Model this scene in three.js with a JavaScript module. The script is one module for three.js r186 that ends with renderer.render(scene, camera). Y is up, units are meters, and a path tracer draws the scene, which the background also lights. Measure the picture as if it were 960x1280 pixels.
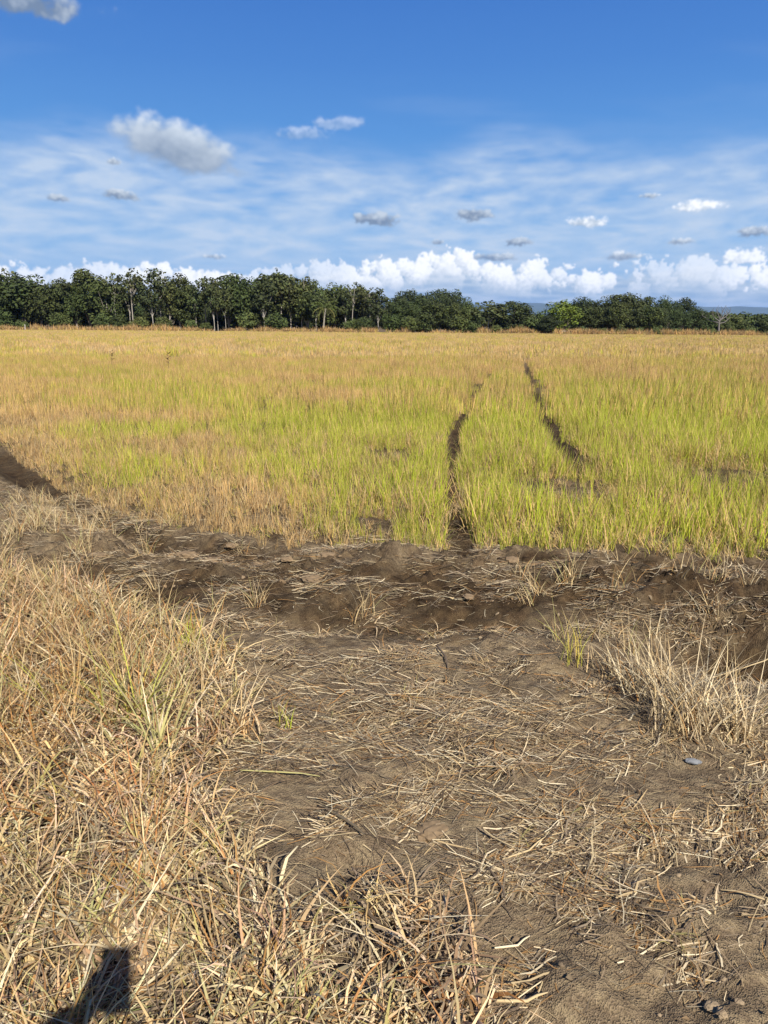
import * as THREE from 'three';
import { mergeGeometries } from 'three/addons/utils/BufferGeometryUtils.js';
import { createNoise2D, createNoise3D } from 'simplex-noise';

// ---------------------------------------------------------------- basics
const rngOf = (a) => () => { a = (a + 0x6d2b79f5) | 0; let t = Math.imul(a ^ (a >>> 15), 1 | a); t = (t + Math.imul(t ^ (t >>> 7), 61 | t)) ^ t; return ((t ^ (t >>> 14)) >>> 0) / 4294967296; };
const N2 = createNoise2D(rngOf(11)), N3 = createNoise3D(rngOf(12)), N2b = createNoise2D(rngOf(13));
const clamp = (x, a = 0, b = 1) => Math.min(b, Math.max(a, x));
const ss = (a, b, x) => { const t = clamp((x - a) / (b - a)); return t * t * (3 - 2 * t); };
const mix = (a, b, t) => a + (b - a) * t;
const mix3 = (a, b, t) => [mix(a[0], b[0], t), mix(a[1], b[1], t), mix(a[2], b[2], t)];
const fbm = (x, y, o = 4, n = N2) => { let s = 0, a = 0.5, f = 1; for (let i = 0; i < o; i++) { s += a * n(x * f + i * 17.3, y * f - i * 9.1); f *= 2.03; a *= 0.5; } return s; };
const lin = (r, g, b) => [r, g, b].map((c) => { c /= 255; return c <= 0.04045 ? c / 12.92 : ((c + 0.055) / 1.055) ** 2.4; });
const V = (x, y, z) => new THREE.Vector3(x, y, z);

// ---------------------------------------------------------------- camera
const FOCAL = 924, EYE = 1.55, PITCH = Math.atan((640 - 407.5) / FOCAL), ROLL = 0.0072;
const scene = new THREE.Scene();
const camera = new THREE.PerspectiveCamera(2 * Math.atan(640 / FOCAL) * 180 / Math.PI, 0.75, 0.02, 60000);
camera.rotation.order = 'YXZ';
camera.position.set(0, EYE, 0);
camera.rotation.set(-PITCH, 0, ROLL);
camera.updateMatrixWorld(true);
const axes = camera.matrixWorld.elements, RX = V(axes[0], axes[1], axes[2]), UX = V(axes[4], axes[5], axes[6]), FX = V(-axes[8], -axes[9], -axes[10]);
const ray = (px, py) => FX.clone().addScaledVector(RX, (px - 480) / FOCAL).addScaledVector(UX, (640 - py) / FOCAL);
const onGround = (px, py, y = 0) => { const r = ray(px, py), t = (y - EYE) / r.y; return [r.x * t, r.z * t]; };          // photo pixel -> point of the ground
const atDepth = (px, py, d) => { const r = ray(px, py), t = d / -r.z; return [r.x * t, EYE + r.y * t]; };                // photo pixel -> x, y at z = -d
const toPhoto = (x, y, z) => { const v = V(x, y - EYE, z), f = Math.max(0.05, v.dot(FX)); return [480 + FOCAL * v.dot(RX) / f, 640 - FOCAL * v.dot(UX) / f]; };
const skyAngles = (px, py) => { const r = ray(px, py).normalize(); return [Math.atan2(r.x, -r.z) * 180 / Math.PI, Math.asin(r.y) * 180 / Math.PI]; };

// ---------------------------------------------------------------- sun and exposure
const toSun = ray(158, 1188).normalize().negate();                                    // the phone's own shadow shows where the sun stands
const sun = new THREE.DirectionalLight(new THREE.Color().setRGB(1, 0.955, 0.885), 5);
sun.name = 'sun';
sun.position.copy(toSun).multiplyScalar(300).add(V(0, 0, -80));
sun.target.position.set(0, 0, -80);
scene.add(sun, sun.target);
sun.castShadow = true;
sun.shadow.mapSize.set(4096, 4096);
Object.assign(sun.shadow.camera, { left: -150, right: 150, top: 150, bottom: -150, near: 1, far: 700 });
const renderer = new THREE.WebGLRenderer({ antialias: true });
renderer.setSize(768, 1024);
renderer.toneMapping = THREE.LinearToneMapping;
renderer.toneMappingExposure = 1.7;
renderer.shadowMap.enabled = true;

// ---------------------------------------------------------------- sky: air, thin high cloud, scattered cumulus, a bank of cumulus over the horizon
{
  const SW = 4096, SH = 2048, data = new Float32Array(SW * SH * 4);
  const AIR = [[0, 158, 186, 216], [3, 150, 188, 226], [6, 132, 180, 227], [9, 112, 166, 223], [13, 90, 148, 214], [17, 76, 132, 205], [21, 66, 120, 197], [40, 50, 98, 176], [90, 38, 78, 150]].map(([e, ...c]) => [e, lin(...c)]);
  const air = (el) => { let i = 0; while (i < AIR.length - 2 && AIR[i + 1][0] < el) i++; const t = clamp((el - AIR[i][0]) / (AIR[i + 1][0] - AIR[i][0])); return mix3(AIR[i][1], AIR[i + 1][1], t); };
  const rnd = rngOf(77);
  // bank of cumulus: puffs set round the whole horizon under a rolling top line
  const topPts = [[-40, 330], [20, 322], [60, 330], [90, 322], [150, 326], [190, 322], [240, 333], [300, 338], [345, 330], [390, 320], [440, 322], [480, 318], [520, 318], [556, 302], [580, 308], [610, 316], [640, 324], [668, 316], [700, 328], [740, 330], [790, 322], [830, 318], [880, 312], [905, 322], [940, 328], [1000, 322]].map(([x, y]) => skyAngles(x, y));
  const bankTop = (az) => {
    if (az < topPts[0][0] || az > topPts[topPts.length - 1][0]) return 5.2 + 1.1 * N2(az * 0.05, 3.3) + 0.5 * N2(az * 0.21, 8.1);
    let i = 0; while (i < topPts.length - 2 && topPts[i + 1][0] < az) i++;
    return mix(topPts[i][1], topPts[i + 1][1], clamp((az - topPts[i][0]) / (topPts[i + 1][0] - topPts[i][0])));
  };
  const puffs = [], bins = Array.from({ length: 360 }, () => []);
  const addPuff = (az, el, r, soft) => { const p = { az, el, r, soft }; puffs.push(p); for (let k = Math.floor(az - r - 1); k <= az + r + 1; k++) bins[((k % 360) + 360) % 360].push(p); };
  for (let i = 0; i < 3000; i++) {
    const az = -180 + rnd() * 360, top = bankTop(az), r = 0.13 + 0.95 * rnd() ** 3.2, depth = rnd() ** 1.3 * 2.1;
    const el = top - r * 0.9 - depth;
    if (el > 2.5 || rnd() < 0.1) addPuff(az, el, r * mix(0.8, 1.25, clamp(depth)), 0);
  }
  // single clouds: photo box, softness, tone (0 grey .. 1 white)
  const singles = [[222, 186, 90, 40, 1.0, 0.3, 12], [30, 2, 92, 28, 1.05, 0.1, 0], [468, 275, 38, 11, 0.7, 0.1, 0], [590, 269, 30, 10, 0.8, 0.12, 0], [648, 303, 20, 7, 0.7, 0.15, 0], [548, 303, 8, 4, 0.7, 0.2, 0], [942, 290, 26, 9, 0.7, 0.22, 0], [930, 321, 34, 11, 0.35, 0.95, 0], [778, 321, 30, 7, 0.8, 0.35, 0], [852, 302, 20, 5, 0.8, 0.3, 0], [152, 244, 28, 8, 0.9, 0.2, 5], [72, 248, 18, 7, 0.9, 0.22, 0], [142, 202, 11, 6, 1, 0.3, 0], [268, 321, 18, 4, 0.9, 0.35, 0], [812, 245, 14, 4, 0.9, 0.3, 0], [620, 322, 30, 7, 0.6, 0.2, 0], [870, 258, 34, 10, 0.9, 0.85, 0], [735, 278, 32, 9, 1, 0.7, 0], [425, 155, 48, 11, 1.5, 0.55, -4], [375, 168, 44, 12, 1.5, 0.5, -4]];
  const lone = singles.map(([x, y, w, h, soft, tone, tilt], i) => { const [az, el] = skyAngles(x, y), [a2] = skyAngles(x + w, y), [, e2] = skyAngles(x, y - h); return { az, el, w: a2 - az, h: e2 - el, soft, tone, tilt: tilt * Math.PI / 180, i }; });
  for (let i = 0; i < 26; i++) {                                                     // the same scattered clouds carry on round the rest of the sky
    const az = 45 + rnd() * 270, el = 5 + rnd() ** 1.5 * 26, w = (0.9 + rnd() * 2.2) * (0.6 + el / 22);
    lone.push({ az: az > 180 ? az - 360 : az, el, w, h: w * (0.28 + 0.12 * rnd()), soft: 0.9, tone: rnd() * 0.7, tilt: 0, i: i + 40 });
  }
  const L = [0.42, 0.62, 0.66], white = lin(255, 255, 255).map((c) => c * 1.12), pale = lin(212, 222, 232), shadeC = lin(157, 182, 208), greyC = lin(122, 140, 163), veilC = lin(200, 215, 233);
  for (let row = 0; row < SH; row++) {
    const el = ((row + 0.5) / SH - 0.5) * 180, sin = Math.sin(el * Math.PI / 180), cos = Math.cos(el * Math.PI / 180), base = air(Math.max(0, el));
    for (let col = 0; col < SW; col++) {
      const o = (row * SW + col) * 4;
      let c = base;
      if (el > -0.5 && el < 42) {
        const phi = ((col + 0.5) / SW - 0.5) * 2 * Math.PI, x = Math.cos(phi) * cos, z = Math.sin(phi) * cos, az = Math.atan2(x, -z) * 180 / Math.PI;
        const k = 1 / (sin + 0.035);
        // thin high cloud drawn out in streaks
        const wx = 0.35 * N2(x * k * 0.5, z * k * 0.5), band = ss(1.5, 5.5, el) * (1 - ss(9.5, 13.5, el + 1.6 * N2b(az * 0.06, 4.2)));
        const f1 = fbm(az * 0.05 + 0.3 * wx, el * 0.22 - az * 0.012, 4), f2 = fbm(az * 0.19 + el * 0.2 + wx, el * 0.7 - az * 0.05, 6, N2b);
        let v = band * clamp(0.62 + 0.42 * f1 + 0.55 * f2) + 0.06 * ss(0.08, 0.6, fbm(x * k * 0.4 + 9, z * k * 0.9, 5)) * (1 - ss(14, 30, el));
        v = clamp(v * (0.86 + 0.28 * fbm(az * 0.3 + el * 0.5 + 2 * wx, el * 1.1 - az * 0.09, 6)), 0, 0.85);
        c = mix3(c, veilC, v);
        // far grey layer that the bank stands on
        if (el < 8) {
          const top = bankTop(az), streak = fbm(az * 0.22, el * 1.9, 4, N2b), low = (1 - ss(top - 1.7, top - 0.7, el + 0.5 * fbm(az * 0.7, el * 1.4, 3))) * ss(-0.6, 0.4, el);
          c = mix3(c, mix3(shadeC, pale, clamp(0.38 + 0.9 * streak - 0.10 * (2.6 - el))), 0.88 * low);
          const dx = 0.3 * fbm(az * 1.7, el * 1.7, 6), dy = 0.3 * fbm(az * 1.7 + 40, el * 1.7, 6, N2b);
          let bestH = -1, nx = 0, ny = 0, nz = 1, cover = 0;
          for (const p of bins[((Math.floor(az) % 360) + 360) % 360]) {
            let ddx = az + dx - p.az; if (ddx > 180) ddx -= 360; if (ddx < -180) ddx += 360;
            const ddy = (el + dy - p.el) * 1.08, q = (ddx * ddx + ddy * ddy) / (p.r * p.r);
            if (q > 1.15) continue;
            cover = Math.max(cover, 1 - ss(0.78, 1.1, q));
            const h = p.r * Math.sqrt(Math.max(0, 1 - q)) + 0.35 * (top - p.el);
            if (h > bestH) { bestH = h; nx = ddx / p.r; ny = ddy / p.r; nz = Math.sqrt(Math.max(0, 1 - Math.min(1, q))); }
          }
          cover *= clamp(0.88 + 0.4 * N2b(az * 0.11 + 1.7, 5.5));
          if (cover > 0) {
            const lit = clamp(0.32 + 0.85 * (nx * L[0] + ny * L[1] + nz * L[2]) + 0.5 * fbm(az * 2.6, el * 2.9, 6)), foot = ss(top - 3.0, top - 1.3, el + 0.4 * fbm(az * 0.8, el, 3));
            const cc = mix3(mix3(shadeC, pale, 0.5), white, lit * mix(0.35, 1, foot));
            c = mix3(c, cc, cover * mix(0.35, 0.96, foot));
          }
        }
        for (const s of lone) {
          let ddx = az - s.az; if (ddx > 180) ddx -= 360; if (ddx < -180) ddx += 360;
          if (Math.abs(ddx) > s.w * 1.7 || Math.abs(el - s.el) > s.h * 2.6) continue;
          const ct = Math.cos(s.tilt), st = Math.sin(s.tilt), rx = (ddx * ct - (el - s.el) * st) / s.w, ry = (ddx * st + (el - s.el) * ct) / s.h;
          const sc = 2.2 / s.w, big = fbm(az * sc * 0.6 + s.i * 7, el * sc * 1.0, 5), fine = fbm(az * sc * 2.4, el * sc * 2.8 + s.i * 3, 4, N2b);
          const d = 1 - Math.sqrt(rx * rx + ry * ry * (ry < 0 ? 1.6 : 1)) + (s.i ? 0.55 : 0.34) * big + (s.i ? 0.22 : 0.1) * fine, a = ss(0.02, 0.12 + 0.38 * s.soft, d);
          if (a <= 0) continue;
          const up = s.i ? clamp(0.5 + 0.42 * ry + 0.12 * rx + 0.5 * big + 0.25 * fine) : clamp(0.52 + 0.42 * ry - 0.05 * rx + 0.28 * big + 0.06 * fine), t = clamp(s.tone + (up - 0.5) * (0.9 + 0.3 * s.tone));
          c = mix3(c, mix3(mix3(greyC, pale, clamp(t * 1.5)), white, ss(0.6, 1.1, t)), a * (0.94 - 0.3 * Math.max(0, s.soft - 0.9)) * (s.soft > 1.1 ? 0.42 : 1));
        }
      }
      data[o] = c[0] * 0.627; data[o + 1] = c[1] * 0.627; data[o + 2] = c[2] * 0.627; data[o + 3] = 1;
    }
  }
  const sky = new THREE.DataTexture(data, SW, SH, THREE.RGBAFormat, THREE.FloatType);
  sky.mapping = THREE.EquirectangularReflectionMapping;
  sky.magFilter = THREE.LinearFilter; sky.minFilter = THREE.LinearFilter;
  sky.wrapS = THREE.RepeatWrapping;
  sky.needsUpdate = true;
  scene.background = sky;
  scene.environment = sky;
}

// ---------------------------------------------------------------- naming helpers
const taken = new Map();
const numbered = (n) => { const k = taken.get(n) ?? 0; taken.set(n, k + 1); return k ? n + '_' + String(k).padStart(3, '0') : n; };
function put(o, name, label, category, group, kind) {
  o.name = numbered(name);
  if (label) o.userData.label = label;
  if (category) o.userData.category = category;
  if (group) o.userData.group = group;
  if (kind) o.userData.kind = kind;
  scene.add(o);
  return o;
}
function part(parent, name, geometry, material) { const m = new THREE.Mesh(geometry, material); m.name = name; parent.add(m); return m; }

// strips, tubes and leaves gathered into one geometry with vertex colours
class Build {
  constructor() { this.p = []; this.c = []; this.i = []; this.n = []; this.flat = true; }
  vert(v, c) { this.p.push(v.x, v.y, v.z); this.c.push(c[0], c[1], c[2]); return this.p.length / 3 - 1; }
  strip(points, widths, side, color) {
    let a, b;
    points.forEach((q, k) => {
      const w = widths[k] / 2, na = this.vert(q.clone().addScaledVector(side, -w), color), nb = this.vert(q.clone().addScaledVector(side, w), color);
      if (k) this.i.push(a, b, nb, a, nb, na);
      a = na; b = nb;
    });
  }
  tube(points, radii, sides, color) {
    let before = null;
    points.forEach((q, k) => {
      const d = (points[k + 1] ?? q).clone().sub(points[k - 1] ?? q).normalize(), s = Math.abs(d.y) > 0.9 ? V(1, 0, 0) : V(0, 1, 0), u = s.clone().cross(d).normalize(), w = d.clone().cross(u);
      const ring = [];
      for (let j = 0; j < sides; j++) { const a = j / sides * Math.PI * 2; ring.push(this.vert(q.clone().addScaledVector(u, Math.cos(a) * radii[k]).addScaledVector(w, Math.sin(a) * radii[k]), color)); }
      if (before) for (let j = 0; j < sides; j++) { const j2 = (j + 1) % sides; this.i.push(before[j], before[j2], ring[j2], before[j], ring[j2], ring[j]); }
      else { const m = this.vert(q, color); for (let j = 0; j < sides; j++) this.i.push(m, ring[(j + 1) % sides], ring[j]); }
      before = ring;
    });
    const m = this.vert(points[points.length - 1], color);
    for (let j = 0; j < sides; j++) this.i.push(m, before[j], before[(j + 1) % sides]);
  }
  done() {
    const g = new THREE.BufferGeometry();
    g.setAttribute('position', new THREE.Float32BufferAttribute(this.p, 3));
    g.setAttribute('color', new THREE.Float32BufferAttribute(this.c, 3));
    g.setIndex(this.i);
    g.computeVertexNormals();
    return g;
  }
}
const bladeMat = (through, rough = 0.85) => new THREE.MeshPhysicalMaterial({ color: 0xffffff, vertexColors: true, roughness: rough, transmission: through, thickness: 0, side: THREE.DoubleSide, specularIntensity: 0.4 });
const M = {
  rice: bladeMat(0.3), straw: bladeMat(0.12, 0.9), leaf: bladeMat(0.25, 0.75),
  bark: new THREE.MeshStandardMaterial({ color: 0xffffff, vertexColors: true, roughness: 0.95 }),
  plain: new THREE.MeshStandardMaterial({ color: 0xffffff, vertexColors: true, roughness: 0.95 }),
};
const jitter = (rnd, c, amount) => { const k = 1 + (rnd() - 0.5) * 2 * amount, h = (rnd() - 0.5) * amount * 0.5; return [c[0] * k * (1 + h), c[1] * k, c[2] * k * (1 - h)]; };

// ---------------------------------------------------------------- the lie of the land
const lineOf = (pts, y = 0) => pts.map(([a, b]) => onGround(a, b, y));
function toLine(x, z, line) { let best = 1e9; for (let i = 0; i + 1 < line.length; i++) { const [ax, az] = line[i], [bx, bz] = line[i + 1], dx = bx - ax, dz = bz - az, t = clamp(((x - ax) * dx + (z - az) * dz) / (dx * dx + dz * dz)), d = Math.hypot(x - ax - dx * t, z - az - dz * t); if (d < best) best = d; } return best; }
const RIDGE = lineOf([[-420, 640], [-150, 660], [40, 676], [150, 690], [270, 698], [400, 712], [560, 716], [680, 712], [800, 738], [900, 752], [1100, 760], [1500, 770]]);
const DITCH = lineOf([[-500, 470], [-150, 520], [0, 566], [60, 605], [130, 650], [210, 684], [330, 694]]);
const WET = lineOf([[600, 700], [700, 703], [800, 700], [900, 704], [1100, 715]]);
const TRACK_A = lineOf([[574, 690], [570, 655], [566, 615], [564, 580], [567, 550], [574, 525], [588, 500], [604, 482], [614, 468]]);
const TRACK_B = lineOf([[652, 448], [660, 464], [666, 480], [670, 496], [684, 524], [698, 546], [714, 568], [730, 590]]);
const SPOTS = [[700, 612, 0.62, 0.8], [905, 596, 0.6, 0.7], [488, 566, 0.4, 0.5], [470, 655, 0.25, 0.5], [654, 545, 0.14, 0.9], [676, 478, 0.5, 0.9], [500, 468, 0.7, 1.0], [820, 668, 0.1, 0.2], [384, 640, 0.12, 0.2]].map(([a, b, rx, rz]) => [...onGround(a, b), rx, rz]);
const HOLE_R = onGround(940, 806), HOLE_M = onGround(560, 776), HOLE_C = onGround(470, 906), HOLE_D = onGround(385, 775);
const bump = (x, z, [cx, cz], rx, rz) => Math.exp(-(((x - cx) / rx) ** 2 + ((z - cz) / rz) ** 2));
const EDGE = [[-700, 430], [-300, 452], [-150, 484], [0, 552], [60, 592], [130, 630], [200, 654], [330, 680], [430, 690], [520, 694], [600, 690], [700, 690], [860, 693], [960, 700], [1300, 720], [2000, 740]];
const edgeAt = (px) => { let i = 0; while (i < EDGE.length - 2 && EDGE[i + 1][0] < px) i++; return mix(EDGE[i][1], EDGE[i + 1][1], clamp((px - EDGE[i][0]) / (EDGE[i + 1][0] - EDGE[i][0]))); };
const FIELD_END = 158;
function inField(x, z) {                                                               // how far inside the rice (metres, negative outside)
  if (z > -3.5 || z < -FIELD_END) return -1;
  const [px, py] = toPhoto(x, 0, z), e = edgeAt(px), [ex, ez] = onGround(px, Math.max(412, e));
  return (Math.hypot(x, z) - Math.hypot(ex, ez)) * 0.8;
}
const cell = (x, z, s) => {                                                            // cracked clods: distance to the nearest and second nearest seed
  const ix = Math.floor(x / s), iz = Math.floor(z / s); let a = 9, b = 9;
  for (let i = -1; i < 2; i++) for (let j = -1; j < 2; j++) {
    const h = Math.sin((ix + i) * 127.1 + (iz + j) * 311.7) * 43758.5453, h2 = Math.sin((ix + i) * 269.5 + (iz + j) * 183.3) * 28001.8384;
    const d = Math.hypot(ix + i + h - Math.floor(h) - x / s, iz + j + h2 - Math.floor(h2) - z / s);
    if (d < a) { b = a; a = d; } else if (d < b) b = d;
  }
  return b - a;
};
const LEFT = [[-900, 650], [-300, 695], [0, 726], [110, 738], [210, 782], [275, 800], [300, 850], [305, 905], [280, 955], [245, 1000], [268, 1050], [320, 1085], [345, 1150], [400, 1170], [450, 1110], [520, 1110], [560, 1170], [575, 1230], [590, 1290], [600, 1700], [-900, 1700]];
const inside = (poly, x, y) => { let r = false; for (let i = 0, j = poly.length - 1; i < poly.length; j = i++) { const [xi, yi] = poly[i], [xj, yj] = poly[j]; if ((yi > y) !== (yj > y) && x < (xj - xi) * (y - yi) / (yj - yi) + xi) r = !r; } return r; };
function land(x, z) {
  const d = Math.hypot(x, z), near = 1 - ss(9, 22, d), far = ss(20, 160, d);
  let h = 0.02 * N2(x * 0.35, z * 0.35);
  h += 0.05 * far * N2(x * 0.02, z * 0.03);
  if (near > 0) {
    const r = toLine(x, z, RIDGE), dt = toLine(x, z, DITCH), wt = toLine(x, z, WET), rough = Math.exp(-((r / 0.62) ** 2));
    const wob = 0.75 + 0.6 * N2(x * 1.3, z * 1.3 + 5);
    h += near * (mix(0.06, 0.09, ss(-2.2, -0.6, x)) * wob * Math.exp(-((r / 0.32) ** 2)) - 0.17 * Math.exp(-((dt / 0.26) ** 2)) - 0.1 * Math.exp(-((wt / 0.16) ** 2)));
    h -= 0.3 * bump(x, z, HOLE_R, 0.45, 0.3) + 0.12 * bump(x, z, HOLE_M, 0.62, 0.2) + 0.06 * bump(x, z, HOLE_D, 0.3, 0.16) + 0.05 * bump(x, z, HOLE_C, 0.16, 0.1);
    const ta = Math.min(toLine(x, z, TRACK_A), toLine(x, z, TRACK_B));
    h -= near * 0.07 * Math.exp(-((ta / 0.16) ** 2));
    const f = inField(x, z);
    h -= 0.05 * near * ss(-0.1, 0.3, f);
    const fine = near * (1 - ss(7, 13, d));
    if (fine > 0) {
      const clod = ss(0.0, 0.35, cell(x + 0.05 * N2(x * 6, z * 6), z + 0.05 * N2b(x * 6, z * 6), 0.11)), patch = ss(-0.1, 0.5, N2b(x * 1.7, z * 1.7));
      const clod2 = ss(0.0, 0.3, cell(x + 3 + 0.03 * N2(x * 11, z * 11), z + 0.03 * N2b(x * 11, z * 11), 0.055));
      h += fine * (rough * (0.042 * clod * patch + 0.02 * clod2 * ss(-0.3, 0.4, N2(x * 2.3, z * 2.3)) + 0.07 * fbm(x * 4.5, z * 4.5, 5)) + 0.022 * fbm(x * 2.4 + 3, z * 2.4, 3) + 0.026 * fbm(x * 8, z * 8, 4) * ss(-0.5, 0.4, N2b(x * 1.3 + 8, z * 1.3)) + 0.006 * N2(x * 31, z * 31) + 0.007 * clod2 * ss(0.1, 0.5, N2(x * 1.6 + 40, z * 1.6)));
      h += fine * 0.05 * ss(0.1, 0.7, fbm(x * 1.1 + 20, z * 1.1, 3)) * (1 - rough);
    }
  }
  return h;
}
function soilGrain() {                                                                 // fine grain of the soil: colour and relief, tiling
  const S = 1024, col = new Uint8Array(S * S * 4), bmp = new Uint8Array(S * S * 4), rnd = rngOf(5);
  const tile = (n, sx, sy, f) => { const a = sx / S * Math.PI * 2, b = sy / S * Math.PI * 2, r = f / (Math.PI * 2); return n(Math.cos(a) * r + Math.cos(b) * r * 1.7, Math.sin(a) * r + 5, Math.sin(b) * r * 1.3 + Math.cos(b) * r); };
  const white = new Float32Array(S * S); for (let i = 0; i < S * S; i++) white[i] = rnd();
  for (let y = 0; y < S; y++) for (let x = 0; x < S; x++) {
    const o = (y * S + x) * 4, n = 0.5 * tile(N3, x, y, 12) + 0.35 * tile(N3, x + 300, y + 90, 34) + 0.3 * tile(N3, x + 77, y + 500, 95);
    const w = (white[y * S + x] + white[y * S + (x + 1) % S] + white[((y + 1) % S) * S + x]) / 3 - 0.5;
    const k = clamp(0.78 + 0.2 * n + 0.5 * w, 0.2, 1);
    col[o] = 255 * k; col[o + 1] = 255 * k * (0.985 + 0.02 * n); col[o + 2] = 255 * k * (0.96 + 0.05 * w); col[o + 3] = 255;
    const b = clamp(0.5 + 0.35 * n + 0.55 * w) * 255; bmp[o] = bmp[o + 1] = bmp[o + 2] = b; bmp[o + 3] = 255;
  }
  const make = (d, srgb) => { const t = new THREE.DataTexture(d, S, S); t.wrapS = t.wrapT = THREE.RepeatWrapping; t.magFilter = THREE.LinearFilter; if (srgb) t.colorSpace = THREE.SRGBColorSpace; t.needsUpdate = true; return t; };
  return [make(col, true), make(bmp, false)];
}
const DRY = [0.28, 0.208, 0.125], GREY = [0.25, 0.19, 0.118], DARK = [0.052, 0.034, 0.018], RED = [0.15, 0.098, 0.052];
{
  const axis = (lo, hi, step, grow, minus, plus) => { const out = []; for (let v = lo; v <= hi; v += step) out.push(v); let s = step; while (out[0] > minus) { s *= grow; out.unshift(out[0] - s); } s = step; while (out[out.length - 1] < plus) { s *= grow; out.push(out[out.length - 1] + s); } return out; };
  const xs = axis(-3.9, 3.0, 0.023, 1.06, -9000, 9000), zs = axis(-7.0, -1.1, 0.0215, 1.05, -9000, 300), nx = xs.length, nz = zs.length;
  const pos = new Float32Array(nx * nz * 3), col = new Float32Array(nx * nz * 3), uv = new Float32Array(nx * nz * 2), idx = new Uint32Array((nx - 1) * (nz - 1) * 6);
  for (let j = 0; j < nz; j++) for (let i = 0; i < nx; i++) {
    const x = xs[i], z = zs[j], k = j * nx + i, d = Math.hypot(x, z);
    pos[k * 3] = x; pos[k * 3 + 1] = land(x, z); pos[k * 3 + 2] = z;
    uv[k * 2] = x / 1.3; uv[k * 2 + 1] = z / 1.3;
    let c = mix3(DRY, GREY, clamp(0.5 + 0.9 * fbm(x * 1.2, z * 1.2, 3)));
    if (d < 30) {
      const [px, py] = toPhoto(x, 0, z), w = fbm(x * 1.9 + 7, z * 1.9, 4), w2 = fbm(x * 5.5, z * 5.5, 4, N2b), f = inField(x, z);
      // Wet, dark mud of ditch, belt, holes, patches; shade under LEFT grass painted in
      const belt = Math.exp(-(((py - mix(735, 752, clamp(px / 960))) / 42) ** 2)) * (z < -3 ? 1 : 0) * 1.05;
      let wetShade = Math.max(belt, 0.5 * (inside(LEFT, px, py) ? 1 : 0), ss(0.5, 0.1, toLine(x, z, DITCH)), ss(0.35, 0.1, toLine(x, z, WET)), 1.3 * bump(x, z, HOLE_R, 0.5, 0.3), 1.2 * bump(x, z, HOLE_M, 0.7, 0.26), bump(x, z, HOLE_C, 0.2, 0.1), ss(0.2, 0.06, toLine(x, z, TRACK_A)), ss(0.25, 0.06, toLine(x, z, TRACK_B)));
      wetShade = Math.max(wetShade, 0.75 * ss(-0.15, 0.25, f), ss(0.22, 0.55, w + 0.35 * w2) * 0.45 * (1 - ss(800, 1100, py)));
      c = mix3(c, mix3(DARK, RED, clamp(0.25 + w2)), clamp(wetShade * 1.05 + mix(0.45, 0.25, ss(780, 860, py)) * w + 0.3 * w2 - mix(0.12, 0.2, ss(780, 860, py))));
    } else c = mix3(c, RED, 0.5);
    const g = 1 + 0.16 * fbm(x * 9, z * 9, 3);
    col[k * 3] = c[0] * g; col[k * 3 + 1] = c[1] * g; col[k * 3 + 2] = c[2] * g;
  }
  let q = 0;
  for (let j = 0; j + 1 < nz; j++) for (let i = 0; i + 1 < nx; i++) { const a = j * nx + i, b = a + 1, c = a + nx, e = c + 1; idx.set([a, c, b, b, c, e], q); q += 6; }
  const g = new THREE.BufferGeometry();
  g.setAttribute('position', new THREE.BufferAttribute(pos, 3)); g.setAttribute('color', new THREE.BufferAttribute(col, 3)); g.setAttribute('uv', new THREE.BufferAttribute(uv, 2)); g.setIndex(new THREE.BufferAttribute(idx, 1));
  g.computeVertexNormals();
  const [map, bumpMap] = soilGrain();
  const m = new THREE.MeshPhysicalMaterial({ color: 0xffffff, vertexColors: true, map, bumpMap, bumpScale: 0.012, roughness: 1, specularIntensity: 0.15 });
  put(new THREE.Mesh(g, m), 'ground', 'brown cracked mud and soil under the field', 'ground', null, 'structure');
  console.log('ground', nx * nz);
}
// far blue hills
{
  const nx = 240, nz = 24, b = new Build();
  for (let j = 0; j <= nz; j++) for (let i = 0; i <= nx; i++) {
    const x = -9000 + 18000 * i / nx, t = j / nz, z = -8600 - 3000 * t, prof = 330 + 26 * N2(x * 0.0004, 2.2) + 16 * N2(x * 0.0015, 7) + 5 * N2(x * 0.006, 1);
    b.vert(V(x, -5 + prof * ss(0, 1, t) + 14 * N2(x * 0.002, z * 0.002) * t * (1 - t) * 4, z), [0.06, 0.075, 0.03]);
    if (i && j) { const a = j * (nx + 1) + i; b.i.push(a - nx - 2, a, a - 1, a - nx - 2, a - nx - 1, a); }
  }
  put(new THREE.Mesh(b.done(), M.plain), 'hills', 'long blue hills far behind the trees', 'hills', null, 'structure');
}
scene.fog = new THREE.FogExp2(new THREE.Color().setRGB(0.27, 0.5, 1.0), 0.000045);

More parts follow.
